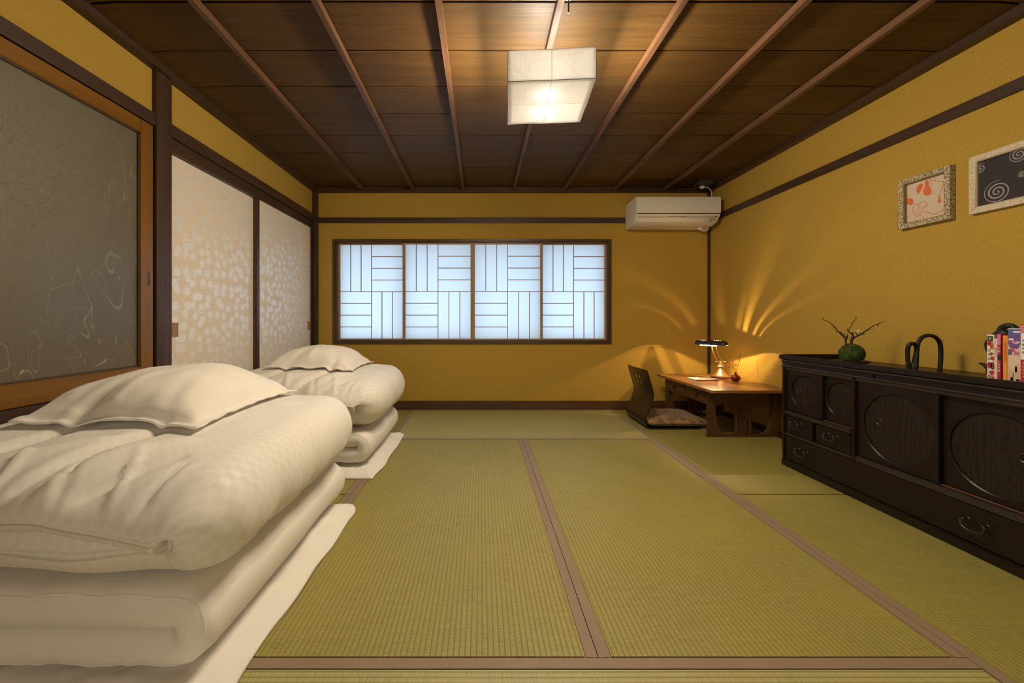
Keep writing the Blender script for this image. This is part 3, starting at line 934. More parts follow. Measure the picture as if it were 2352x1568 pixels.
# ================================================================== CHEST
CX0, CX1, CY0, CY1 = 1.830, 2.262, 1.262, 2.412
chest = thing('tansu_chest', (CX0, CY0, 0), 'long low near-black wooden chest with round-panelled sliding doors by the right wall', 'chest')
bd = MB()
bd.box(CX0 + .03, CY0, .03, CX1, CY0 + .018, .635).box(CX0 + .03, CY1 - .018, .03, CX1, CY1, .635)     # ends
bd.box(CX1 - .012, CY0, .03, CX1, CY1, .635).box(CX0 + .012, CY0 + .018, .03, CX1, CY1 - .018, .045)
bd.box(CX0 + .06, CY0 + .018, .045, CX0 + .068, CY1 - .018, .60)                                       # back of door bays
bd.box(CX0 + .012, CY0, .0, CX1, CY1, .030)
bd.build('carcass', MT['chest_y'], chest, .002)
boxo('plinth', MT['chest_y'], CX0 - .004, CY0 - .003, 0, CX0 + .012, CY1 + .003, .040, chest, .004)
boxo('top_panel', MT['chest_y'], CX0, CY0, .618, CX1, CY1, .637, chest, .002)
boxo('top_rim', MT['chest_y'], CX0 - .012, CY0 - .012, .640, CX0 + .010, CY1 + .012, .666, chest, .004)
boxo('top_rim', MT['chest_y'], CX0 + .010, CY1 - .010, .637, CX1, CY1 + .012, .668, chest, .003)
boxo('top_rim', MT['chest_y'], CX0 + .010, CY0 - .012, .637, CX1, CY0 + .010, .668, chest, .003)
boxo('fascia', MT['chest_y'], CX0 + .002, 1.852, .598, CX0 + .02, CY1, .640, chest, .003)
boxo('fascia', MT['chest_y'], CX0 + .002, CY0, .598, CX0 + .02, 1.846, .640, chest, .003)
for z in (.632, .600):
    MB().tube([(CX0 + .001, CY0, z), (CX0 + .001, CY1, z)], .0055, 10).build('bead_moulding', MT['bead'], chest, smooth=50)
boxo('head_rail', MT['bead'], CX0 + .004, CY0 + .018, .578, CX0 + .03, CY1 - .018, .598, chest, .002)
for (a, c) in ((CY1 - .020, CY1), (1.942, 1.962), (CY0, CY0 + .020)):
    boxo('stile', MT['chest_z'], CX0, a, .195 if c < CY1 else .04, CX0 + .03, c, .598, chest, .003)
boxo('rail', MT['bead'], CX0 - .003, 1.962, .312, CX0 + .05, CY1 - .020, .334, chest, .003)
boxo('rail', MT['bead'], CX0 - .001, CY0 + .018, .186, CX0 + .05, 1.942, .214, chest, .003)
boxo('rail', MT['bead'], CX0 + .002, 1.942, .188, CX0 + .05, CY1 - .020, .202, chest, .003)
boxo('door_track', MT['amber'], CX0 + .020, CY0 + .02, .2138, CX0 + .029, 1.598, .2150, chest)
boxo('door_track', MT['amber'], CX0 + .020, 1.962, .3338, CX0 + .027, 2.142, .3346, chest)


def round_door(y0, y1, z0, z1, x, cy, cz, r, py, pz, pr):
    """sliding door with a sunk round panel"""
    d = MB(); angs = set(2 * PI * i / 72 for i in range(72))
    for (a, c) in ((y0, z0), (y0, z1), (y1, z0), (y1, z1)):
        angs.add(math.atan2(c - cz, a - cy) % (2 * PI))
    angs = sorted(angs); n = len(angs)
    for q in angs:
        ca, sa = math.cos(q), math.sin(q)
        ts = []
        if ca > 1e-9: ts.append((y1 - cy) / ca)
        if ca < -1e-9: ts.append((y0 - cy) / ca)
        if sa > 1e-9: ts.append((z1 - cz) / sa)
        if sa < -1e-9: ts.append((z0 - cz) / sa)
        t = min(ts)
        d.v += [(x, cy + ca * t, cz + sa * t), (x, cy + ca * (r + .004), cz + sa * (r + .004)), (x + .003, cy + ca * r, cz + sa * r),
                (x + .010, cy + ca * (r - .001), cz + sa * (r - .001)), (x + .012, cy + ca * t, cz + sa * t)]
    for i in range(n):
        j = (i + 1) % n
        for k in range(3): d.f.append((i * 5 + k, j * 5 + k, j * 5 + k + 1, i * 5 + k + 1))
        d.f.append((i * 5, j * 5, j * 5 + 4, i * 5 + 4))
    o = d.build('sliding_door', MT['chest_z'], chest, smooth=35)
    MB().lathe([(.0005, 0), (r + .002, 0), (r + .002, .003), (.0005, .003)], 64, (x + .0085, cy, cz), 'x').build('round_panel', MT['keyaki'], o)
    MB().lathe([(pr, .0035), (pr * .96, -.002), (pr * .80, -.0035), (pr * .68, -.002), (pr * .66, .003)], 24, (x + .0085, py, pz), 'x').build('finger_pull', MT['bronze'], o, smooth=50)

round_door(2.142, 2.394, .337, .580, CX0 + .013, 2.268, .462, .090, 2.305, .465, .017)
round_door(1.960, 2.152, .337, .580, CX0 + .028, 2.050, .462, .086, 1.985, .465, .017)
round_door(1.598, 1.944, .217, .580, CX0 + .013, 1.762, .388, .152, 1.842, .403, .018)
round_door(1.280, 1.612, .217, .580, CX0 + .030, 1.432, .388, .146, 1.362, .400, .018)


def drawer(y0, y1, z0, z1, handles, hw, keyhole=None):
    o = boxo('drawer', MT['chest_y'], CX0 + .006, y0, z0, CX0 + .04, y1, z1, chest, .004)
    for (hy, hz) in handles:
        pts = []
        for i in range(17):
            q = PI * i / 16
            pts.append((CX0 - .016 - .004 * math.sin(q), hy - hw * math.cos(q) * (1 - .12 * math.sin(q) ** 4) * (1 + .10 * math.sin(2 * q) ** 2), hz + .010 - .030 * (hw / .034) * math.sin(q) ** .8))
        pts = [(CX0 - .014, hy - hw * .72, hz + .013)] + [tuple(p) for p in pts] + [(CX0 - .014, hy + hw * .72, hz + .013)]
        h = MB().tube(smooth_path(pts, 3), [.0024] * 4 + [.0036] * (len(smooth_path(pts, 3)) - 8) + [.0024] * 4, 8).build('handle', MT['iron'], o, smooth=60)
        for s in (-1, 1):
            MB().lathe([(.0075, .006), (.0065, .001), (.003, -.001), (.003, -.018), (.0048, -.021), (.002, -.025)], 12, (CX0 + .005, hy + s * hw * .80, hz + .012), 'x').build('handle_post', MT['iron'], h, smooth=50)
    if keyhole:
        MB().lathe([(.004, 0), (.004, -.0012)], 10, (CX0 + .0062, keyhole[0], keyhole[1]), 'x').box(CX0 + .0050, keyhole[0] - .0018, keyhole[1] - .011, CX0 + .0062, keyhole[0] + .0018, keyhole[1]).build('keyhole', MT['void'], o)

drawer(2.196, 2.390, .204, .310, [(2.302, .265)], .030)
drawer(1.966, 2.178, .204, .310, [(2.072, .262)], .032)
drawer(CY0 + .004, CY1 - .004, .042, .185, [(2.262, .118), (1.466, .116)], .036, (1.860, .168))

# ================================================================== THINGS ON THE CHEST
TZ = .637
pl = MB(); n = 40
prof = []
for i in range(n):
    q = 2 * PI * i / n
    r =   .084 * (1 + .10 * math.cos(2 * q + .5) + .05 * math.cos(5 * q))
    prof.append((r * math.cos(q) * .82, r * math.sin(q) * 1.0))
pc_ = P(1955, 826, 2.13); pcx, pcy = 2.010, 2.15
for (k, z) in ((.45, .0), (.62, .0), (1.0, .016), (1.0, .019), (.6, .006), (.02, .005)):
    for (a, c) in prof: pl.v.append((pcx + a * k, pcy + c * k, TZ + .001 + z))
for l in range(5):
    for i in range(n):
        j = (i + 1) % n
        pl.f.append((l * n + i, l * n + j, (l + 1) * n + j, (l + 1) * n + i))
pl.f.append(tuple(range(n))[::-1]); pl.f.append(tuple(5 * n + i for i in range(n)))
tag(pl.build('shallow_plate', MT['plate'], smooth=40), 'shallow black uneven plate under the moss ball on the chest', 'plate')

koke = thing('moss_ball_bonsai', (pcx, pcy, TZ + .007), 'round green moss ball with three bare budding branches on a black plate', 'plant')
mo = MB(); mo.sphere((pcx, pcy, TZ + .056), .051, 40, (1.0, 1.0, 1.0))
for i, p in enumerate(mo.v):
    d = (Vector(p) - Vector((pcx, pcy, TZ + .045)))
    mo.v[i] = tuple(Vector(p) + d.normalized() * (.006 * noise.noise(d * 40) + .004 * noise.noise(d * 120)))
    if mo.v[i][2] < TZ + .0075: mo.v[i] = (mo.v[i][0], mo.v[i][1], TZ + .0075)
mo.build('moss', MT['moss'], koke, smooth=180)
bl = MB(); rr = random.Random(3)
for i in range(2600):
    th, cz = rr.uniform(0, 2 * PI), rr.uniform(-.55, 1)
    s_ = math.sqrt(1 - cz * cz); d = Vector((s_ * math.cos(th), s_ * math.sin(th), cz * .9))
    c = Vector((pcx, pcy, TZ + .056)) + Vector((d.x * .051, d.y * .051, d.z * .056))
    t = d.cross(Vector((rr.random() - .5, rr.random() - .5, rr.random() - .5))).normalized() * .0016
    e = c + d * rr.uniform(.003, .007) + Vector((rr.random() - .5, rr.random() - .5, rr.random() - .5)) * .006
    if e.z < TZ + .010: continue
    k = len(bl.v); bl.v += [tuple(c - t), tuple(c + t), tuple(e)]; bl.f.append((k, k + 1, k + 2))
o = bl.build('moss_tufts', MT['moss'], koke); o['kind'] = 'stuff'


def KP(zx, zy, dy=0.0):           # point of the moss-ball branches from the 10.45x zoom
    return P(1850 + zx / 10.452, 700 + zy / 10.452, pcy + dy)


def branch(pts, r0, r1, dy0=0, dy1=0, nm='branch'):
    k = len(pts)
    w = [KP(a, c, dy0 + (dy1 - dy0) * i / (k - 1)) for i, (a, c) in enumerate(pts)]
    sp_ = smooth_path(w, 4); m_ = len(sp_)
    sp_ = [p + Vector((1, 0, 1)) * .0012 * noise.noise(p * 60) for p in sp_]
    MB().tube(sp_, [r0 + (r1 - r0) * i / (m_ - 1) for i in range(m_)], 7).build(nm, MT['bark'], koke, smooth=60)

branch([(985, 1030), (975, 940), (970, 850), (1005, 780), (1015, 695)], .0062, .0022)
branch([(965, 840), (900, 750), (820, 670), (700, 540), (590, 430), (450, 355), (415, 318)], .0030, .0011, 0, -.03)
branch([(1000, 790), (930, 725), (835, 655), (775, 640)], .0034, .0018, 0, -.012)
branch([(1090, 1010), (1100, 940), (1120, 820), (1140, 740), (1120, 665)], .0068, .0050)
branch([(1135, 690), (1060, 660), (1020, 610), (1000, 570)], .0042, .0018)
branch([(1028, 615), (1090, 530), (1130, 430), (1180, 370), (1215, 310), (1222, 268)], .0019, .0009, 0, .02)
branch([(1125, 820), (1200, 770), (1310, 715), (1400, 655), (1500, 590), (1620, 510), (1780, 440), (1935, 385)], .0050, .0009, 0, -.02)
branch([(1260, 735), (1220, 690), (1195, 650)], .0030, .0016)
for (a, c) in ((415, 322), (690, 535), (720, 545), (750, 645), (1120, 440), (1170, 390), (1215, 318), (1630, 510), (1735, 480), (1775, 437), (1745, 490)):
    MB().sphere(KP(a, c, -.004), .0028, 6, (1, 1, 1.3)).build('bud', MT['bark'], koke, smooth=60)
lf = MB()
for (a, c) in ((425, 365), (700, 515), (1290, 700), (1330, 690), (1375, 715), (1350, 655), (1395, 690), (1470, 590), (1490, 605), (1555, 585), (1590, 570), (1420, 700)):
    p = KP(a, c, -.006 + .012 * rr.random()); q = rr.uniform(0, PI)
    t = Vector((math.cos(q), .4, math.sin(q))) * .0055; u = Vector((-math.sin(q), .3, math.cos(q))) * .0024
    k = len(lf.v); lf.v += [tuple(p - t), tuple(p + u), tuple(p + t), tuple(p - u)]; lf.f.append((k, k + 1, k + 2, k + 3))
    lf.sphere(p, .0026, 6)
lf.build('young_leaves', MT['leaf'], koke)
fl_ = MB()
for (a, c) in ((1275, 625), (1250, 645), (1300, 650), (1285, 610), (1345, 655)): fl_.sphere(KP(a, c, -.006), .0042, 8)
fl_.build('blossom', MT['blossom'], koke, smooth=60)

# looped iron sculpture
LS = 1.872


def LP(zx, zy, dy=0.0): return P(1760 + zx / 3.733, 680 + zy / 3.733, LS + dy)
pts = [(1225, 622, .012), (1214, 540, .010), (1212, 460, .006), (1225, 418, .0), (1254, 405, -.002), (1285, 425, 0), (1287, 480, .002), (1268, 560, .004),
       (1262, 612, .0), (1280, 622, -.004), (1287, 560, -.004), (1292, 460, -.002), (1305, 395, 0), (1340, 350, 0), (1395, 336, 0), (1450, 352, 0), (1488, 400, 0), (1497, 480, -.003),
       (1494, 560, -.008), (1488, 645, -.012)]
path = [LP(a, c, d) for (a, c, d) in pts]
zmin = min(p.z for p in path)
path = [Vector((p.x, p.y, max(p.z, TZ + .0105))) for p in path]
path[0].z = TZ + .0015; path[-1].z = TZ + .0015
tag(MB().tube(smooth_path(path, 6), .0085, 12).build('loop_sculpture', MT['matte_black'], smooth=60), 'black bent-rod sculpture of one large and one small loop on the chest', 'sculpture')

# horned black ornament behind the books
hx = 2.10
def HP(px, py): return P(px, py, F * hx / (px - VX))
orn = thing('horned_ornament', (hx, 1.60, TZ), 'black curved ornament with pointed horn and ring, half hidden behind the books', 'ornament')
b1 = smooth_path([HP(2248, 836) + Vector((0, 0, .004)), HP(2260, 837), HP(2272, 846), HP(2282, 858), Vector((hx, 1.525, TZ + .02))], 5)
MB().tube(b1, [.002 + .016 * (i / (len(b1) - 1)) ** .8 for i in range(len(b1))], 12, squash=.7).build('horn', MT['matte_black'], orn, smooth=60)
b2 = smooth_path([Vector((hx, 1.56, TZ + .012)), HP(2276, 800), HP(2288, 775), HP(2303, 764), HP(2316, 775), HP(2322, 800), Vector((hx, 1.47, TZ + .012))], 6)
MB().tube(b2, .016, 12).build('body', MT['matte_black'], orn, smooth=60)
ctr = HP(2316, 760)
ring = [ctr + Vector((0, .023 * math.cos(2 * PI * i / 28), .022 * math.sin(2 * PI * i / 28))) for i in range(28)]
MB().tube(ring, .0105, 10, closed=True).build('ring', MT['matte_black'], orn, smooth=60)
b3 = smooth_path([HP(2298, 760), HP(2305, 754), HP(2314, 750), HP(2326, 750)], 4)
MB().tube(b3, [.002 + .010 * i / (len(b3) - 1) for i in range(len(b3))], 10).build('horn', MT['matte_black'], orn, smooth=60)


# books, spines towards the room
def text_mesh(body, size):
    cu = bpy.data.curves.new('lettering', 'FONT'); cu.body = body; cu.size = size
    cu.align_x = 'CENTER'; cu.align_y = 'CENTER'; cu.extrude = 0
    ob = bpy.data.objects.new('lettering', cu); C.objects.link(ob)
    dg = bpy.context.evaluated_depsgraph_get()
    me = bpy.data.meshes.new_from_object(ob.evaluated_get(dg)); me.name = 'lettering'
    bpy.data.objects.remove(ob); bpy.data.curves.remove(cu)
    return me


def lettering(parent, body, size, loc, rot, mt, stretch=(1, 1, 1)):
    me = text_mesh(body, size); me.materials.clear(); me.materials.append(mt)
    o = bpy.data.objects.new('lettering', me); C.objects.link(o)
    o.parent = parent; o.location = loc; o.rotation_euler = rot; o.scale = stretch
    return o

SX = 1.925
PAGE = flat('page_paper', (.62, .55, .44), .8)
INK = {'black': flat('black_ink', (.02, .018, .018)), 'white': flat('white_ink', (.80, .76, .70)), 'red': flat('red_ink', (.50, .02, .02)),
       'magenta': flat('magenta_ink', (.55, .03, .22)), 'orange': flat('orange_ink', (.55, .13, .03)), 'blue': flat('blue_ink', (.07, .10, .33)),
       'peach': flat('peach_ink', (.62, .42, .26)), 'green': flat('green_ink', (.06, .08, .05)), 'brown': flat('brown_ink', (.20, .07, .03)), 'darkred': flat('darkred_ink', (.22, .02, .012)),
       'pink': flat('pink_ink', (.60, .16, .36))}


def book(y0, y1, h, col, depth, label, rough=.4, x=SX):
    b_ = thing('book', (x, y0, TZ + .0015), label, 'book', 'books on the chest')
    cov = flat('book_cover', col, rough); t = min(.0018, (y1 - y0) * .15); z0 = TZ + .0015
    c = MB().box(x, y0, z0, x + .0018, y1, z0 + h).box(x + .0018, y0, z0, x + depth, y0 + t, z0 + h).box(x + .0018, y1 - t, z0, x + depth, y1, z0 + h)
    c.build('cover', cov, b_, .0003)
    boxo('page_block', PAGE, x + .002, y0 + t, z0 + .003, x + depth - .003, y1 - t, z0 + h - .003, b_)
    return b_


def patch(b_, col, y0, y1, z0, z1, k=0):          # flat colour printed on the spine
    x = SX - .0003 - .0001 * k
    MB().box(x, y0, z0, x + .0003, y1, z1).build('spine_print', INK[col], b_)


def blob(b_, col, cy, cz, ry, rz, k=0, seed=0):
    pts = []
    for i in range(18):
        q = 2 * PI * i / 18; r = 1 + .22 * noise.noise(Vector((math.cos(q) * 1.3, math.sin(q) * 1.3, seed)))
        pts.append((cy + ry * r * math.cos(q), cz + rz * r * math.sin(q)))
    x = SX - .0004 - .0001 * k
    MB().prism(pts, 'x', x, x + .0002).build('spine_print', INK[col], b_)

RS = (PI / 2, 0, -PI / 2)                       # upright lettering facing -x
RD = (PI / 2, PI / 2, -PI / 2)                  # lettering running down the spine
def spine_text(b_, body, size, cy, cz, ink, down=False, k=3, st=(1, 1, 1)):
    o = lettering(b_, body, size, Vector((SX - .0008 - .0001 * k, cy, cz)) - b_.location, (0, 0, 0), INK[ink], st)
    m_ = Matrix(((0, 0, -1), (-1, 0, 0), (0, 1, 0)))            # text x -> -y, text y -> z, normal -> -x
    if down: m_ = Matrix(((0, 0, -1), (0, -1, 0), (-1, 0, 0)))      # text x -> down, text y -> towards the viewer's right
    o.rotation_euler = m_.to_euler()

B0 = TZ
b_ = book(1.4885, 1.5090, .182, (.72, .67, .58), .13, 'white book with red flower pattern on its spine, leftmost on the chest')
patch(b_, 'black', 1.4915, 1.5075, B0 + .158, B0 + .178)
for i, (yy, zz, r1_, r2_, c_) in enumerate(((1.5035, .150, .0055, .009, 'red'), (1.4955, .148, .006, .011, 'orange'), (1.4945, .134, .0055, .007, 'orange'), (1.4955, .112, .0055, .005, 'brown'),
                                            (1.4930, .094, .006, .008, 'red'), (1.5010, .068, .0075, .010, 'red'), (1.4930, .066, .006, .014, 'darkred'), (1.4945, .040, .006, .010, 'red'), (1.4930, .018, .005, .010, 'red'))):
    blob(b_, c_, yy, B0 + zz, r1_, r2_, 0, i)
for i, ch in enumerate('日本の伝統文様'):
    spine_text(b_, ch, .0115, 1.5015, B0 + .124 - .0165 * i, 'black', k=4, st=(.8, 1, 1))
spine_text(b_, '日', .011, 1.4995, B0 + .168, 'white', k=5)
b_ = book(1.4790, 1.4880, .168, (.66, .58, .46), .13, 'thin cream book beside the red flowered book')
spine_text(b_, '京都のかたち', .0062, 1.4835, B0 + .118, 'red', True)
patch(b_, 'darkred', 1.4825, 1.4845, B0 + .155, B0 + .157)
b_ = book(1.4690, 1.4785, .186, (.42, .012, .035), .13, 'slim crimson book with white numerals and pink head on its spine')
patch(b_, 'pink', 1.4692, 1.4783, B0 + .146, B0 + .185)
patch(b_, 'black', 1.4692, 1.4783, B0 + .090, B0 + .109)
for ch, zz, s_ in (('京', .134, .0085), ('都', .122, .0085), ('1', .083, .011), ('0', .0725, .011), ('0', .062, .011), ('選', .050, .0085)):
    spine_text(b_, ch, s_, 1.4737, B0 + zz, 'white', k=4)
b_ = book(1.4640, 1.4685, .190, (.10, .020, .012), .155, 'narrow dark maroon book between crimson and orange books', x=SX + .03)
b_ = book(1.4490, 1.4635, .180, (.72, .24, .006), .13, 'bright orange paperback with lettering running down the spine')
spine_text(b_, 'DISCOVERING KYOTO IN', .0066, 1.456, B0 + .118, 'brown', True)
spine_text(b_, 'TEMPLES AND GARDENS', .0066, 1.456, B0 + .052, 'white', True)
b_ = book(1.4150, 1.4485, .207, (.66, .52, .42), .15, 'thick book with blue and peach painted spine and magenta title')
patch(b_, 'blue', 1.4155, 1.4480, B0 + .150, B0 + .205)
for i, (yy, zz, r1_, r2_, c_) in enumerate(((1.432, .145, .015, .010, 'blue'), (1.443, .122, .006, .012, 'blue'), (1.428, .158, .010, .006, 'white'), (1.440, .168, .007, .004, 'white'), (1.425, .196, .012, .003, 'white'),
                                            (1.425, .050, .009, .030, 'peach'), (1.441, .036, .006, .024, 'peach'), (1.421, .014, .009, .013, 'brown'), (1.438, .016, .005, .016, 'green'), (1.427, .060, .003, .012, 'green'), (1.4345, .038, .0012, .010, 'green'))):
    blob(b_, c_, yy, B0 + zz, r1_, r2_, 0 if c_ != 'white' else 1, i + 30)
for ch, yy, zz in (('日', 1.427, .176), ('本', 1.427, .158), ('の', 1.427, .140), ('伝', 1.437, .158), ('統', 1.425, .118), ('美', 1.436, .128)):
    spine_text(b_, ch, .016, yy, B0 + zz, 'magenta', k=4)
b_ = book(1.3990, 1.4145, .222, (.46, .018, .022), .14, 'tall red and white book at the right end of the row')
patch(b_, 'pink', 1.3992, 1.4143, B0 + .192, B0 + .221)
patch(b_, 'white', 1.3992, 1.4143, B0 + .098, B0 + .191)
for i, ch in enumerate('京都地図'): spine_text(b_, ch, .009, 1.4068, B0 + .165 - .014 * i, 'black', k=4)
for i, ch in enumerate('まちあるき'): spine_text(b_, ch, .007, 1.4068, B0 + .085 - .012 * i, 'white', k=4)

# ================================================================== DESK, CHAIR, LAMP
DX0, DX1, DY0, DY1, DZ = 1.660, 2.262, 2.860, 3.760, .367
LX0, LX1, LY0, LY1 = 1.704, 2.236, 2.972, 3.672
desk = thing('low_desk', (LX0, LY0, 0), 'low brown oak writing desk with two drawers under the desk lamp', 'desk')
tp = []
for (cx, cy, sx, sy) in ((DX0, DY0, 1, 1), (DX1, DY0, -1, 1), (DX1, DY1, -1, -1), (DX0, DY1, 1, -1)):
    r = .018; q = [(cx + sx * r, cy), (cx, cy + sy * r)]
    tp += q if (sx * sy > 0) == False else q[::-1]
tp = []
r = .022
for (cx, cy, a0) in ((DX0 + r, DY0 + r, PI), (DX1 - r, DY0 + r, 1.5 * PI), (DX1 - r, DY1 - r, 0), (DX0 + r, DY1 - r, .5 * PI)):
    for i in range(5):
        q = a0 + .5 * PI * i / 4
        bow = .012 * math.cos((cx - (DX0 + DX1) / 2) * 3) if cy < 3.2 else 0
        tp.append((cx + r * math.cos(q), cy + r * math.sin(q)))
MB().prism(tp, 'z', DZ - .022, DZ).build('table_top', MT['desk_top'], desk, .005)
fa = boxo('apron', MT['desk'], LX0 + .004, LY0 + .03, .238, LX0 + .022, LY1 - .03, DZ - .022, desk, .002)
boxo('apron', MT['desk'], LX1 - .022, LY0 + .03, .238, LX1 - .004, LY1 - .03, DZ - .022, desk, .002)
boxo('apron', MT['desk'], LX0 + .05, LY0 + .012, .238, LX1 - .05, LY0 + .030, DZ - .022, desk, .002)
boxo('apron', MT['desk'], LX0 + .05, LY1 - .030, .238, LX1 - .05, LY1 - .012, DZ - .022, desk, .002)
boxo('drawer_box', MT['desk'], LX0 + .022, LY0 + .03, .244, LX1 - .022, LY1 - .03, .250, desk)
for (a, c, ky) in ((LY0 + .050, 3.300, 3.130), (3.335, LY1 - .040, 3.488)):
    dr = boxo('drawer', MT['desk'], LX0 - .002, a, .258, LX0 + .006, c, .338, desk, .003)
    MB().lathe([(.017, .0005), (.016, -.003), (.009, -.005), (.009, -.010), (.012, -.014), (.006, -.018), (.001, -.019)], 20, (LX0 - .002, ky, .292), 'x').build('knob', MT['iron'], dr, smooth=50)
for yy in (LY0, LY1 - .028):
    for s, xa in ((1, LX0), (-1, LX1)):
        out = [(xa, .016), (xa, DZ - .022), (xa + s * .052, DZ - .022), (xa + s * .052, .24), (xa + s * .056, .17), (xa + s * .066, .10), (xa + s * .085, .05), (xa + s * .105, .028), (xa + s * .112, .016)]
        MB().prism(out, 'y', yy, yy + .028).build('leg', MT['desk_z'], desk, .002)
    boxo('foot_rail', MT['desk'], LX0 - .006, yy - .004, 0, LX1 + .006, yy + .032, .017, desk, .004)
    xm = (LX0 + LX1) / 2
    for (a, c) in ((-.062, -.040), (-.026, .028), (.042, .062)):
        boxo('slat', MT['desk_z'], xm + a, yy + .008, .016, xm + c, yy + .020, .240, desk, .001)
    dm = MB()
    for q in range(4):
        u = .5 * PI * q; v = u + .5 * PI; R_, r_ = .018, .013
        dm.prism([(xm + R_ * math.cos(u), .145 + R_ * math.sin(u)), (xm + R_ * math.cos(v), .145 + R_ * math.sin(v)), (xm + r_ * math.cos(v), .145 + r_ * math.sin(v)), (xm + r_ * math.cos(u), .145 + r_ * math.sin(u))], 'y', yy + .0068, yy + .0085)
        dm.sphere((xm + .005 * math.cos(u + .4), yy + .0075, .145 + .005 * math.sin(u + .4)), .0022, 6)
    dm.build('diamond_carving', MT['matte_black'], desk)

# floor chair: bent shell with four square holes
chair = thing('legless_floor_chair', (1.36, 3.38, 0), 'black lacquered legless floor chair with four square holes in its back', 'chair')
prof = smooth_path([(1.330, 0, .474), (1.352, 0, .395), (1.376, 0, .315), (1.383, 0, .262), (1.372, 0, .205), (1.345, 0, .135), (1.322, 0, .085), (1.318, 0, .050), (1.336, 0, .018), (1.372, 0, .0055),
                    (1.45, 0, .005), (1.60, 0, .005), (1.76, 0, .005)], 6)
cy0, cy1 = 3.175, 3.600
ncol = 42; rows = len(prof); thick_ = .0065
cs = MB(); ids = {}
hole_y = [(3.338, 3.376), (3.400, 3.438)]; hole_z = [(.334, .362), (.384, .412)]
yl = [cy0 + (cy1 - cy0) * i / ncol for i in range(ncol + 1)]
# denser columns at the hole edges
yl = sorted(set([round(v, 4) for v in yl if all(abs(v - e) > .006 for h in hole_y for e in h)] + [e for h in hole_y for e in h]))
dense = []
for i, p in enumerate(prof): dense.append(p)
def prof_at_z(z):
    for i in range(len(prof) - 1):
        if prof[i].z >= z >= prof[i + 1].z:
            t = (prof[i].z - z) / max(1e-9, prof[i].z - prof[i + 1].z)
            return i + t
marks = sorted([prof_at_z(e) for h in hole_z for e in h])
us = [u for u in range(rows) if all(abs(u - m_) > .35 for m_ in marks)] + marks
us = sorted(us)
def prof_u(u):
    i = min(int(u), rows - 2); return prof[i].lerp(prof[i + 1], u - i)
row_pts = [prof_u(u) for u in us]
grid = {}
for i, p in enumerate(row_pts):
    a, c = row_pts[max(i - 1, 0)], row_pts[min(i + 1, len(row_pts) - 1)]
    t = (c - a).normalized(); nrm = Vector((-t.z, 0, t.x))
    for j, yy in enumerate(yl):
        w = (yy - (cy0 + cy1) / 2) / ((cy1 - cy0) / 2)
        half = 1.0
        if p.z > .44: half = 1 - .10 * ((p.z - .44) / .034) ** 3
        if .06 < p.z < .3: half = 1 - .05 * math.sin(PI * (p.z - .06) / .24)
        dish = .014 * (1 - w * w) * min(1, max(0, (p.z - .14) / .12)) * (-1)
        y2 = (cy0 + cy1) / 2 + w * half * (cy1 - cy0) / 2
        if any(abs(yy - e) < 1e-6 for h in hole_y for e in h): y2 = yy
        arch = .012 * (1 - w * w) if i == 0 else 0
        for s in (0, 1):
            q = Vector((p.x + dish, y2, p.z)) + nrm * (thick_ * (s - .5)) + Vector((0, 0, max(0, thick_ * .5 - p.z) if False else 0))
            grid[i, j, s] = len(cs.v); cs.v.append((q.x, q.y, max(q.z, .0008 + .008 * s if p.z < .02 else q.z)))
def is_hole(i, j):
    zc = (row_pts[i].z + row_pts[i + 1].z) / 2; yc_ = (yl[j] + yl[j + 1]) / 2
    return us[i] < rows * .5 and any(a < zc < c for (a, c) in hole_z) and any(a < yc_ < c for (a, c) in hole_y)
solid = {(i, j) for i in range(len(us) - 1) for j in range(len(yl) - 1) if not is_hole(i, j)}
for (i, j) in solid:
    for s in (0, 1):
        q = (grid[i, j, s], grid[i + 1, j, s], grid[i + 1, j + 1, s], grid[i, j + 1, s]); cs.f.append(q if s else q[::-1])
    for (di, dj, e) in ((-1, 0, ((i, j), (i, j + 1))), (1, 0, ((i + 1, j), (i + 1, j + 1))), (0, -1, ((i, j), (i + 1, j))), (0, 1, ((i, j + 1), (i + 1, j + 1)))):
        if (i + di, j + dj) not in solid:
            a, c = e; cs.f.append((grid[a[0], a[1], 0], grid[c[0], c[1], 0], grid[c[0], c[1], 1], grid[a[0], a[1], 1]))
cs.build('shell', MT['black'], chair, smooth=50)

# cushion
cu = MB(); n = 44; ccx, ccy, chx, chy = 1.585, 3.405, .262, .232
for k in (0, 1):
    for i in range(n + 1):
        a = 2 * i / n - 1
        for j in range(n + 1):
            b1_ = 2 * j / n - 1
            f = max(0, (1 - abs(a) ** 4.5) * (1 - abs(b1_) ** 4.5)) ** .45
            x = ccx + a * chx * (1 - .05 * (1 - b1_ * b1_) * abs(a) ** 4); yy = ccy + b1_ * chy * (1 - .05 * (1 - a * a) * abs(b1_) ** 4)
            w = .004 * noise.noise(Vector((x * 12, yy * 12, 4)))
            dip = .012 * math.exp(-((a * a + b1_ * b1_) / .15))
            z = .044 + (.040 * f + w * f - dip) if k == 0 else .044 - .034 * f
            lift = .018 * max(0, (1.40 - x) / .08) ** 2
            cu.v.append((max(x, 1.338), yy, z + lift))
nw = n + 1; half = nw * nw
for k in (0, 1):
    for i in range(n):
        for j in range(n):
            q = (k * half + i * nw + j, k * half + (i + 1) * nw + j, k * half + (i + 1) * nw + j + 1, k * half + i * nw + j + 1)
            cu.f.append(q if k == 0 else q[::-1])
for i in range(n):
    for j in (0, n):
        a, c = i * nw + j, (i + 1) * nw + j; cu.f.append((a, c, half + c, half + a))
        a, c = j * nw + i, j * nw + i + 1; cu.f.append((a, c, half + c, half + a))
tag(cu.build('floor_cushion', MT['brocade'], smooth=180), 'square brown and gold patterned cushion on the floor chair', 'cushion')

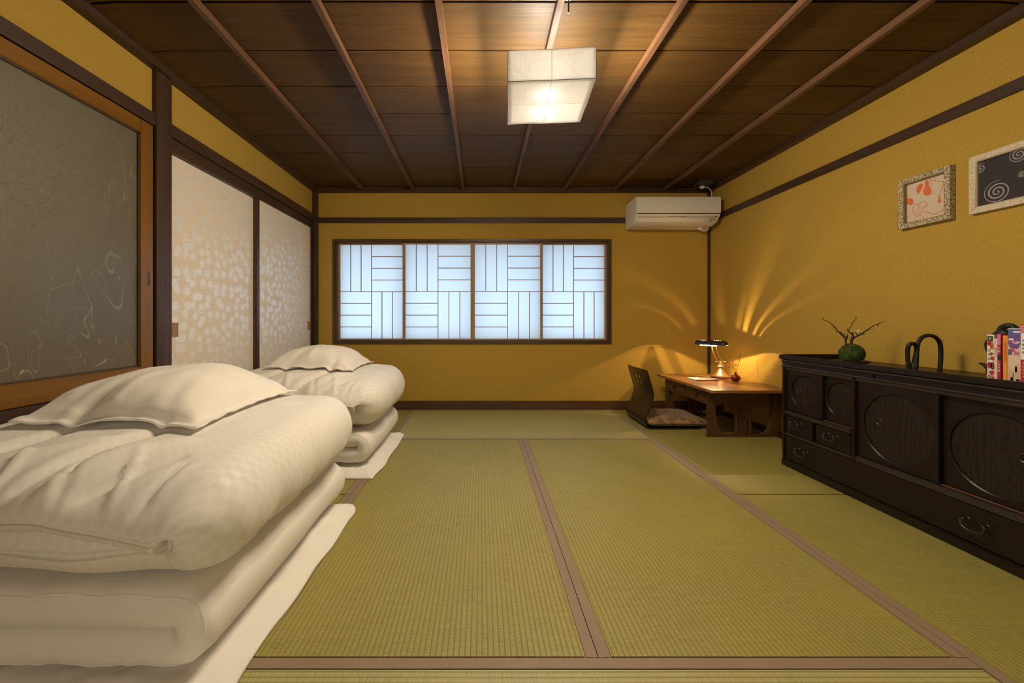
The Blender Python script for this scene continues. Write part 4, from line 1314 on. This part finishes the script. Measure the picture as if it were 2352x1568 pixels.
# desk lamp
lx, ly = 2.115, 3.50
lamp = thing('desk_lamp', (lx, ly, DZ), 'brass desk lamp with dark half-round shade, lit, on the low desk', 'lamp')
MB().lathe([(.001, 0), (.076, 0), (.078, .004), (.078, .013), (.074, .016), (.066, .017)], 40, (lx, ly, DZ)).build('base', MT['brass_dark'], lamp, smooth=35)
MB().lathe([(.066, .016), (.062, .020), (.058, .021), (.053, .026), (.036, .044), (.024, .066), (.017, .082), (.014, .087), (.016, .090), (.027, .097), (.029, .101), (.027, .105), (.018, .111), (.017, .125), (.019, .128), (.019, .131), (.001, .133)], 40, (lx, ly, DZ)).build('stem', MT['brass'], lamp, smooth=35)
jt = MB(); zj = DZ + .140
jt.tube([(lx - .032, ly + .008, zj), (lx + .032, ly - .008, zj)], .0065, 12)
for s in (-1, 1): jt.sphere((lx + s * .034, ly - s * .008, zj), .0085, 12)
jt.sphere((lx, ly, zj - .003), .012, 12)
jt.build('joint', MT['brass'], lamp, smooth=50)
sc_ = Vector((1.985, 3.425, .672)); sa_ = -1.05                        # shade centre and heading
ax = Vector((math.cos(sa_), math.sin(sa_), 0)); pr_ = Vector((-math.sin(sa_), math.cos(sa_), 0))
for s in (-1, 1):
    st_ = Vector((lx + s * .017, ly - s * .004, zj)); en = sc_ + ax * (s * .018 + .02) + Vector((0, 0, .022))
    MB().tube(smooth_path([st_, st_ * .68 + en * .32 + Vector((-.012, 0, -.012)), st_ * .35 + en * .65 + Vector((-.012, 0, -.010)), en], 5), .0035, 8).build('arm', MT['brass'], lamp, smooth=60)
# shade: half cylinder shell with vent slots near the top
R_, hl = .034, .135
NA, NL = 20, 108
sl = [(-.088, -.066), (-.058, -.036), (-.028, -.006)]
slots = [(c0 + k * .017, c0 + k * .017 + .0065) for c0 in (-.098, .030) for k in range(4)]
lv = sorted(set([round(-hl + 2 * hl * i / NL, 4) for i in range(NL + 1)]))
lv = sorted(set([v for v in lv if all(abs(v - e) > .0013 for q in slots for e in q)] + [round(e, 5) for q in slots for e in q]))
def shp(l, q, r):
    e = max(0.0, (abs(l) - (hl - .028)) / .028); k = math.sqrt(max(0.0, 1 - e * e * .75))
    return sc_ + ax * l + pr_ * (math.cos(q) * r * k) + Vector((0, 0, math.sin(q) * r * 1.0 * k + (-.004)))
shd = MB(); gi = {}
angs = [-.22 + (PI + .44) * i / NA for i in range(NA + 1)]
for i, l in enumerate(lv):
    for j, q in enumerate(angs):
        for s, r in ((0, R_), (1, R_ - .0015)):
            gi[i, j, s] = len(shd.v); shd.v.append(tuple(shp(l, q, r)))
def slot(i, j):
    lm = (lv[i] + lv[i + 1]) / 2; qm = (angs[j] + angs[j + 1]) / 2
    return (.60 < qm < 1.98) and any(a < lm < c for (a, c) in slots)
sol = {(i, j) for i in range(len(lv) - 1) for j in range(NA) if not slot(i, j)}
lin = MB(); lin.v = list(shd.v)
for (i, j) in sol:
    shd.f.append((gi[i, j, 0], gi[i + 1, j, 0], gi[i + 1, j + 1, 0], gi[i, j + 1, 0]))
    lin.f.append((gi[i, j + 1, 1], gi[i + 1, j + 1, 1], gi[i + 1, j, 1], gi[i, j, 1]))
    for (di, dj, e) in ((-1, 0, ((i, j), (i, j + 1))), (1, 0, ((i + 1, j), (i + 1, j + 1))), (0, -1, ((i, j), (i + 1, j))), (0, 1, ((i, j + 1), (i + 1, j + 1)))):
        if (i + di, j + dj) not in sol:
            a, c = e; shd.f.append((gi[a[0], a[1], 0], gi[c[0], c[1], 0], gi[c[0], c[1], 1], gi[a[0], a[1], 1]))
sh = shd.build('lamp_shade', MT['shade'], lamp, smooth=50)
used = sorted({k for f in lin.f for k in f}); rem = {k: n_ for n_, k in enumerate(used)}
lin.v = [lin.v[k] for k in used]; lin.f = [tuple(rem[k] for k in f) for f in lin.f]
lin.build('shade_lining', MT['white_in'], sh, smooth=50)
for s in (-1, 1):
    ends = MB(); k = 0; i = 0 if s < 0 else len(lv) - 1
    ends.v += [tuple(shp(lv[i], q, R_ - .0005)) for q in angs]; ends.f.append(tuple(range(k, k + NA + 1)))
    ends.sphere(sc_ + ax * s * (hl + .003) + Vector((0, 0, .004)), .005, 8)
    ends.build('shade_end', MT['shade'], sh)
bu = MB().tube([sc_ + ax * (-.095) + Vector((0, 0, -.014)), sc_ + ax * .050 + Vector((0, 0, -.014))], .0065, 12)
bu.build('bulb', MT['bulb'], lamp, smooth=50)
boxs = MB().tube([sc_ + ax * .052 + Vector((0, 0, -.012)), sc_ + ax * .110 + Vector((0, 0, -.012))], .008, 12).build('lamp_holder', MT['matte_black'], lamp, smooth=50)
for l_ in (-.055, .038):
    pl_ = bpy.data.lights.new('desk_lamp_light', 'POINT'); pl_.energy = DESK_BULB * (1.15 if l_ > 0 else .45); pl_.color = (1, .66, .33); pl_.shadow_soft_size = .0018
    po = bpy.data.objects.new('desk_lamp_light', pl_); C.objects.link(po); po.parent = lamp
    po.location = sc_ + ax * l_ + Vector((0, 0, .006)) - Vector(lamp.location)

# booklet
bk = thing('booklet', (1.885, 3.375, DZ), 'small white booklet lying flat on the low desk', 'booklet', rotz=.06)
MB().box(-.098, -.062, .0018, .096, .062, .0115).build('page_block', PAGE, bk, local=True)
MB().box(-.100, -.064, 0, .100, .064, .0018).box(-.100, -.064, .0115, .100, .064, .0132).box(.0965, -.064, .0018, .100, .064, .0115).build('cover', flat('booklet_cover', (.78, .74, .68)), bk, .0003, local=True)
MB().box(-.030, -.030, .0132, .085, .045, .0134).build('cover_print', flat('booklet_print', (.30, .14, .05)), bk, local=True)
MB().box(-.005, -.012, .0134, .070, .020, .0136).build('cover_print', flat('booklet_print_pale', (.62, .45, .25)), bk, local=True)
MB().box(-.100, -.0643, .0004, .100, -.064, .0125).build('fore_edge', flat('booklet_edge', (.20, .09, .04)), bk, local=True)

# vase and sprig
vx, vy = 2.125, 3.312
MB_v = MB().lathe([(.001, 0), (.020, 0), (.022, .003), (.034, .012), (.0375, .024), (.036, .036), (.027, .047), (.013, .053), (.009, .058), (.0095, .066), (.011, .070), (.008, .070), (.007, .058), (.001, .052)], 32, (vx, vy, DZ))
tag(MB_v.build('bud_vase', MT['vase'], smooth=50), 'small round dark red glazed bud vase on the low desk', 'vase')
sprig = thing('berry_sprig', (vx, vy, DZ + .056), 'sprig of coral berries with a green twig standing in the red vase', 'plant')
def VP(zx, zy, dy=0.0): return P(1560 + zx / 8.71, 740 + zy / 8.71, vy + dy)
base_ = Vector((vx, vy, DZ + .056))
def stem(nm, pts, r, m_):
    MB().tube(smooth_path([base_] + pts, 4), r, 6).build(nm, m_, sprig, smooth=60)
stem('stem', [VP(1125, 980), VP(1085, 900), VP(1045, 840)], .0014, MT['leaf'])
stem('stem', [VP(1120, 985), VP(1060, 925), VP(975, 890)], .0010, MT['leaf'])
stem('stem', [VP(1118, 960), VP(1090, 880), VP(1120, 850)], .0010, MT['leaf'])
stem('twig', [VP(1150, 950), VP(1185, 840), VP(1212, 730), VP(1230, 620)], .0012, MT['bark'])
rb = random.Random(11)
for i, (a, c) in enumerate(((1040, 750), (1075, 770), (1015, 785), (1040, 805), (990, 830), (970, 860), (1050, 850), (1085, 825), (1130, 835), (985, 875), (1020, 835), (1065, 800))):
    p = VP(a, c, rb.uniform(-.015, .015))
    MB().sphere(p, .0056, 8, (.85, .85, 1.2)).build('berry', MT['berry'] if i % 3 else MT['berry_pale'], sprig, smooth=60)
lf = MB()
for (a, c) in ((985, 905), (1010, 880), (1030, 900), (1060, 880), (1085, 900), (1110, 870), (1135, 865), (1150, 850), (1000, 890), (1095, 920), (1220, 650), (1212, 690), (1225, 700), (1200, 750), (1208, 770), (1190, 800), (1235, 640), (1180, 850), (1130, 990), (1125, 1010)):
    p = VP(a, c, rb.uniform(-.012, .012)); q = rb.uniform(0, PI); s_ = .006 if a < 1160 else .0034
    t = Vector((math.cos(q), rb.uniform(-.5, .5), math.sin(q))) * s_; u = Vector((-math.sin(q), .5, math.cos(q))) * s_ * .45
    k = len(lf.v); lf.v += [tuple(p - t), tuple(p + u), tuple(p + t), tuple(p - u)]; lf.f.append((k, k + 1, k + 2, k + 3))
lf.build('leaves', MT['leaf'], sprig)

# ================================================================== WALL PICTURES
def picture(y0, y1, z0, z1, label, fmat, bw, depth, paper, rimmat=None):
    xb = XR - .001; xf = xb - depth
    pic = thing('framed_picture', (xb, y0, z0), label, 'picture', 'pictures on the right wall')
    A, B = ((y0, z0), (y1, z0), (y1, z1), (y0, z1)), ((y0 + bw, z0 + bw), (y1 - bw, z0 + bw), (y1 - bw, z1 - bw), (y0 + bw, z1 - bw))
    for k in range(4):                                   # mitred mouldings
        n_ = (k + 1) % 4
        MB().prism([A[k], A[n_], B[n_], B[k]], 'x', xf, xb).build('frame_side', fmat, pic, .0008)
    for (a, c, e, g) in ((y0 + bw, y0 + bw + .004, z0 + bw, z1 - bw), (y1 - bw - .004, y1 - bw, z0 + bw, z1 - bw), (y0 + bw + .004, y1 - bw - .004, z0 + bw, z0 + bw + .004), (y0 + bw + .004, y1 - bw - .004, z1 - bw - .004, z1 - bw)):
        MB().box(xf + .003, a, e, xb - .002, c, g).build('frame_lip', rimmat or fmat, pic)
    boxo('print_sheet', paper, xb - .008, y0 + bw, z0 + bw, xb - .004, y1 - bw, z1 - bw, pic)
    return pic, xb - .0083

m, nt, b = mat('carved_gesso_frame', (.52, .44, .27), .55)
v = nd(nt, 'TexVoronoi', {'Vector': coords(nt), 'Scale': 230.0}); nz = noise_(nt, coords(nt), 420, 2)
hh = math_(nt, 'ADD', v.outputs[0], nz)
nt.links.new(mix(nt, ramp(nt, hh, ((.98, 0), (1.45, 1))), (.68, .59, .42), (.17, .125, .05)), b.inputs['Base Color']); bump(nt, b, v.outputs[0], -.5, .002)
MT['gesso'] = m
pic, px_ = picture(1.897, 2.133, 1.360, 1.620, 'small square gourd print in orange line in a carved cream frame', MT['gesso'], .024, .026, flat('gourd_paper', (.62, .49, .39), .8), flat('olive_lip', (.22, .17, .05)))
ORI = flat('orange_print_ink', (.66, .15, .04), .8)
def GP(zx, zy):                      # 5.227x zoom on the wall pictures -> point on the sheet
    a, c = 1960 + zx / 5.227, 280 + zy / 5.227
    yy = F * px_ / (a - VX); return (yy, CAMZ - (c - VY) / F * yy)
def shape(pts, nm='print_shape', mt=None, sm=3):
    q = [GP(*p) for p in pts]; v3 = smooth_path([Vector((0, a, c)) for (a, c) in q] + [Vector((0, *q[0]))], sm)[:-1]
    MB().prism([(p.y, p.z) for p in v3], 'x', px_ - .0003, px_).build(nm, mt or ORI, pic)
def stroke(pts, w=.0010, mt=None):
    q = [GP(*p) for p in pts]
    MB().tube(smooth_path([Vector((px_, a, c)) for (a, c) in q], 4), w, 4).build('print_line', mt or ORI, pic)
shape([(880, 695), (860, 720), (862, 765), (838, 830), (850, 875), (895, 882), (935, 860), (940, 815), (908, 765), (905, 715)])
shape([(838, 742), (800, 745), (765, 780), (760, 830), (778, 866), (800, 840), (830, 790)])
shape([(1032, 872), (1020, 890), (1024, 920), (1012, 955), (1030, 973), (1052, 960), (1050, 930), (1040, 900)])
shape([(632, 905), (660, 920), (690, 915), (718, 940), (715, 985), (690, 998), (660, 985), (632, 990)])
stroke([(880, 695), (882, 672), (930, 690), (1000, 712), (1060, 712), (1120, 722)])
stroke([(1088, 715), (1070, 780), (1040, 850), (1032, 875)])
stroke([(930, 700), (935, 740), (945, 770)], .0007); stroke([(965, 650), (985, 690), (960, 710), (915, 690)], .0007)
stroke([(770, 1000), (830, 955), (875, 960), (885, 1000), (840, 1040), (800, 1110), (770, 1130), (730, 1100), (715, 1040), (735, 1000), (790, 985)], .0012)
stroke([(790, 1000), (770, 1060), (750, 1110)], .0008); stroke([(800, 1005), (830, 1030), (880, 1000)], .0008); stroke([(790, 1010), (800, 1060), (780, 1110)], .0008)
stroke([(835, 1080), (900, 1085), (960, 1110), (1020, 1085), (1065, 1070)]); stroke([(1065, 1070), (1100, 1020), (1128, 970)], .0007)
stroke([(870, 1085), (930, 1105), (980, 1100), (1010, 1110)], .0007); stroke([(1040, 1070), (1090, 1080), (1118, 1085)], .0008)
stroke([(640, 1150), (690, 1120), (735, 1105)], .0007); stroke([(725, 1195), (740, 1150), (800, 1120), (860, 1165), (890, 1170), (885, 1120)], .0007)
stroke([(1100, 740), (1095, 790), (1118, 830), (1130, 860)], .0007)
m, nt, b = mat('ivory_gesso_frame', (.70, .60, .46), .5)
v = nd(nt, 'TexVoronoi', {'Vector': coords(nt), 'Scale': 210.0})
nt.links.new(mix(nt, ramp(nt, v.outputs[0], ((.3, 0), (.75, .7))), (.72, .62, .48), (.36, .27, .15)), b.inputs['Base Color']); bump(nt, b, v.outputs[0], -.5, .002)
MT['gesso2'] = m
pic, px_ = picture(1.465, 1.830, 1.360, 1.622, 'charcoal picture of white chalk spirals in an ivory frame', MT['gesso2'], .026, .020, flat('charcoal_paper', (.030, .024, .028), .8), flat('pale_lip', (.40, .32, .2)))
CHALK = flat('chalk_white', (.30, .28, .26), .9)
for (cy, cz, r, turns, ph) in ((1.737, 1.437, .050, 3.2, .5), (1.6664, 1.571, .034, 3, 2), (1.797, 1.560, .024, 2.2, 1), (1.657, 1.484, .014, 2.4, 0), (1.630, 1.425, .018, 2.4, 3), (1.560, 1.455, .044, 3.2, 2.2), (1.575, 1.560, .02, 2.4, .5), (1.515, 1.535, .03, 3, 1.3)):
    pts = []; k = int(turns * 26)
    lim = lambda a, lo, hi: max(lo, min(hi, a))
    for i in range(k + 1):
        t = i / k; q = ph + turns * 2 * PI * t
        pts.append((px_, lim(cy + r * t * math.cos(q) * .98, 1.496, 1.799), lim(cz + r * t * math.sin(q), 1.391, 1.591)))
    MB().tube(pts, [.0012 + .0022 * math.sin(PI * min(1, i / k * 1.02)) * r / .045 for i in range(k + 1)], 5, squash=.25).build('chalk_spiral', CHALK, pic)

# ================================================================== AIR CONDITIONER
AX0, AX1 = 1.425, 2.196
ac = thing('air_conditioner', (AX0, YB, 1.76), 'white wall air conditioner high in the right back corner', 'air conditioner')
prof = [(YB - .016, 2.006), (3.70, 2.014), (3.648, 2.010), (3.636, 1.99), (3.632, 1.93), (3.634, 1.846), (3.642, 1.832), (3.690, 1.785), (3.76, 1.768), (YB - .016, 1.764)]
MB().prism(prof, 'x', AX0, AX1).build('body', MT['ac'], ac, .006)
pf = [(3.6305, 2.004), (3.6245, 1.99), (3.6225, 1.93), (3.6245, 1.856), (3.633, 1.856), (3.633, 2.004)]
MB().prism(pf, 'x', AX0 + .004, AX1 - .004).build('front_panel', MT['ac'], ac, .002)
boxo('panel_gap', MT['ac_line'], AX0 + .006, 3.630, 1.8475, AX1 - .004, 3.640, 1.8545, ac)
# louvre flap on the sloped underside
fl = [(3.6385, 1.829), (3.686, 1.7825), (3.690, 1.7865), (3.6425, 1.833)]
lo = MB().prism([(3.648, 1.8205), (3.684, 1.7835), (3.688, 1.7875), (3.652, 1.8245)], 'x', AX0 + .02, AX1 - .12).build('louvre', MT['ac'], ac, .001)
MB().prism([(3.6405, 1.8285), (3.646, 1.823), (3.6485, 1.8255), (3.643, 1.831)], 'x', AX0 + .30, AX0 + .46).build('badge', MT['grey_plastic'], ac)
for (a, c) in ((AX0 + .02, AX1 - .02),):
    MB().prism([(3.6455, 1.8232), (3.6468, 1.8219), (3.6482, 1.8233), (3.6469, 1.8246)], 'x', a, c).build('seam', MT['ac_line'], ac)
MB().prism([(3.652, 1.8160), (3.681, 1.7865), (3.6835, 1.789), (3.6545, 1.8185)], 'x', AX1 - .082, AX1 - .066).build('rating_label', MT['grey_plastic'], ac)
MB().prism([(3.655, 1.8130), (3.672, 1.7957), (3.6745, 1.7982), (3.6575, 1.8155)], 'x', AX1 - .055, AX1 - .040).build('rating_label', MT['grey_plastic'], ac)
MB().prism([(3.642, 1.8270), (3.6455, 1.8235), (3.648, 1.826), (3.6445, 1.8295)], 'x', AX1 - .050, AX1 - .026).build('maker_mark', MT['ac_line'], ac)
MB().tube(smooth_path([(AX1 - .09, 3.82, 1.765), (AX1 - .04, 3.86, 1.755), (AX1 + .01, 3.88, 1.765), (AX1 + .022, 3.89, 1.80), (AX1 + .022, 3.89, 1.87)], 5), .020, 10).build('pipe_cover', MT['ac'], ac, smooth=60)
for x in (1.612, 1.992):
    bx = MB().box(x - .012, YB - .018, 2.0, x + .008, YB - .015, 2.075).box(x - .014, YB - .05, 2.010, x + .010, YB - .016, 2.016)
    bx.box(x - .010, YB - .024, 2.03, x + .006, YB - .016, 2.05)
    bx.build('bracket', MT['steel'], ac)
# plug and cord
sp0 = P(1583, 428, 3.62); sp0.z = 2.150
cord = smooth_path([Vector((2.085, 3.72, 2.120)), Vector((2.125, 3.72, 2.118)), Vector((2.17, 3.74, 2.09)), Vector((2.185, 3.76, 2.05)), Vector((2.18, 3.78, 2.005))], 6)
MB().tube(cord, .0042, 8).build('power_cord', MT['ac'], ac, smooth=60)
MB().box(2.055, 3.705, 2.108, 2.088, 3.735, 2.133).build('plug', MT['ac'], ac, .003)
so = MB().box(2.015, 3.66, 2.130, 2.145, 3.76, 2.158); so.box(2.03, 3.68, 2.157, 2.13, 3.74, 2.19)
tag(so.build('ceiling_socket', flat('brown_socket', (.05, .035, .02)), None, .002), 'small dark power socket on the ceiling above the air conditioner', 'socket')

# ================================================================== CEILING LANTERN
LC = Vector((.318, 1.905, 1.913)); LROT = math.radians(-3.6); S2, LH = .190, .134
lan = thing('ceiling_lantern', LC, 'square white paper lantern glowing under the wooden ceiling', 'lantern', rotz=LROT)
def paper(nm, f, nu=14, nv=14):
    mb = MB()
    for i in range(nu + 1):
        for j in range(nv + 1):
            mb.v.append(tuple(f(i / nu, j / nv)))
    for i in range(nu):
        for j in range(nv):
            q = i * (nv + 1) + j; mb.f.append((q, q + nv + 1, q + nv + 2, q + 1))
    o = mb.build(nm, MT['lantern'], lan, smooth=60, local=True)
    md = o.modifiers.new('thickness', 'SOLIDIFY'); md.thickness = .0006
    return o
ins = lambda u, v: .0022 * noise.noise(Vector((u * 5, v * 5, 1.3)))
for k in range(4):
    ca, sa = math.cos(k * PI / 2), math.sin(k * PI / 2)
    def fside(u, v, ca=ca, sa=sa, k=k):
        x = -S2 + 2 * S2 * u; bulge = ins(u + k, v) - .004 * math.sin(PI * u) ** 2 * math.sin(PI * v)
        y = -S2 - bulge * 1.0
        z = LH * v + (.0022 * noise.noise(Vector((u * 14, k, 0))) if v > .99 else 0)
        return (x * ca - y * sa, x * sa + y * ca, z)
    paper('paper_side', fside)
paper('paper_bottom', lambda u, v: (-S2 + 2 * S2 * u, -S2 + 2 * S2 * v, ins(u, v) * .6))
for (a, c) in (((-1, -1), (1, -1)), ((1, -1), (1, 1)), ((1, 1), (-1, 1)), ((-1, 1), (-1, -1))):
    for z in (0, LH):
        MB().tube([(a[0] * S2, a[1] * S2, z), (c[0] * S2, c[1] * S2, z)], .0011, 6).build('frame_wire', MT['matte_black'] if z == 0 else MT['white_in'], lan, local=True)
    MB().tube([(a[0] * S2, a[1] * S2, 0), (a[0] * S2, a[1] * S2, LH)], .0011, 6).build('frame_wire', MT['matte_black'], lan, local=True)
for k in range(4):
    ca, sa = math.cos(k * PI / 2), math.sin(k * PI / 2); y = -S2 - .0012
    MB().tube([(-y * sa * 1 * 1 if False else (0 * ca - y * sa), y * ca, 0), ((0 * ca - y * sa), y * ca, LH)], .0009, 5).build('paper_seam', MT['grey_plastic'], lan, local=True)
MB().tube([(0, -S2, -.0012), (0, S2, -.0012)], .0009, 5).build('paper_seam', MT['grey_plastic'], lan, local=True)
MB().tube([(-S2, 0, -.0012), (S2, 0, -.0012)], .0007, 5).build('paper_seam', MT['white_in'], lan, local=True)
# spider, sockets and bulbs inside, hung from the ceiling
MB().tube([(-S2, 0, LH), (S2, 0, LH)], .0016, 6).tube([(0, -S2, LH), (0, S2, LH)], .0016, 6).build('spider', MT['white_in'], lan, local=True)
MB().lathe([(.001, .266), (.030, .266), (.030, .258), (.010, .250), (.005, .248), (.005, LH), (.001, LH)], 20, (0, .10, 0)).build('canopy', MT['white_in'], lan, smooth=40, local=True)
for yy in (-.085, .085):
    MB().lathe([(.015, .134), (.015, .096), (.012, .090), (.001, .090)], 14, (-.014, yy, 0)).build('socket', MT['white_in'], lan, smooth=40, local=True)
    MB().sphere((-.014, yy, .050), .024, 14, (1, 1, 1.05)).build('bulb', MT['lbulb'], lan, smooth=60, local=True)
# unseen area lights just outside the paper, added to strengthen the lantern's light
def face_light(loc, rot, sx, sy, e):
    l_ = bpy.data.lights.new('lantern_fill', 'AREA'); l_.shape = 'RECTANGLE'; l_.size = sx; l_.size_y = sy; l_.energy = e; l_.color = LAMP_COL
    q = bpy.data.objects.new('lantern_fill', l_); C.objects.link(q); q.parent = lan; q.location = loc; q.rotation_euler = rot
TILT = math.radians(22)
face_light((0, 0, -.006), (0, 0, 0), .36, .36, LAMP_BOTTOM)
face_light((0, -S2 - .034, LH / 2), (-PI / 2 + TILT, 0, 0), .36, .09, LAMP_SIDE)
face_light((0, S2 + .034, LH / 2), (PI / 2 - TILT, 0, 0), .36, .09, LAMP_SIDE * .30)
face_light((S2 + .034, 0, LH / 2), (PI / 2 - TILT, 0, -PI / 2), .36, .09, LAMP_SIDE)
face_light((-S2 - .034, 0, LH / 2), (PI / 2 - TILT, 0, PI / 2), .36, .09, LAMP_SIDE)

# little metal rod hanging from the ceiling batten
hk = thing('ceiling_hook', (.345, 1.56, 2.11), 'short dark metal rod hanging from a white cap above the lantern', 'hook')
MB().lathe([(.001, 2.147), (.013, 2.147), (.013, 2.139), (.006, 2.133), (.001, 2.132)], 16, (.345, 1.56, 0)).build('cap', MT['white_in'], hk, smooth=40)
MB().tube([(.345, 1.56, 2.134), (.344, 1.561, 2.083)], .0032, 8).build('rod', MT['bronze'], hk, smooth=50)
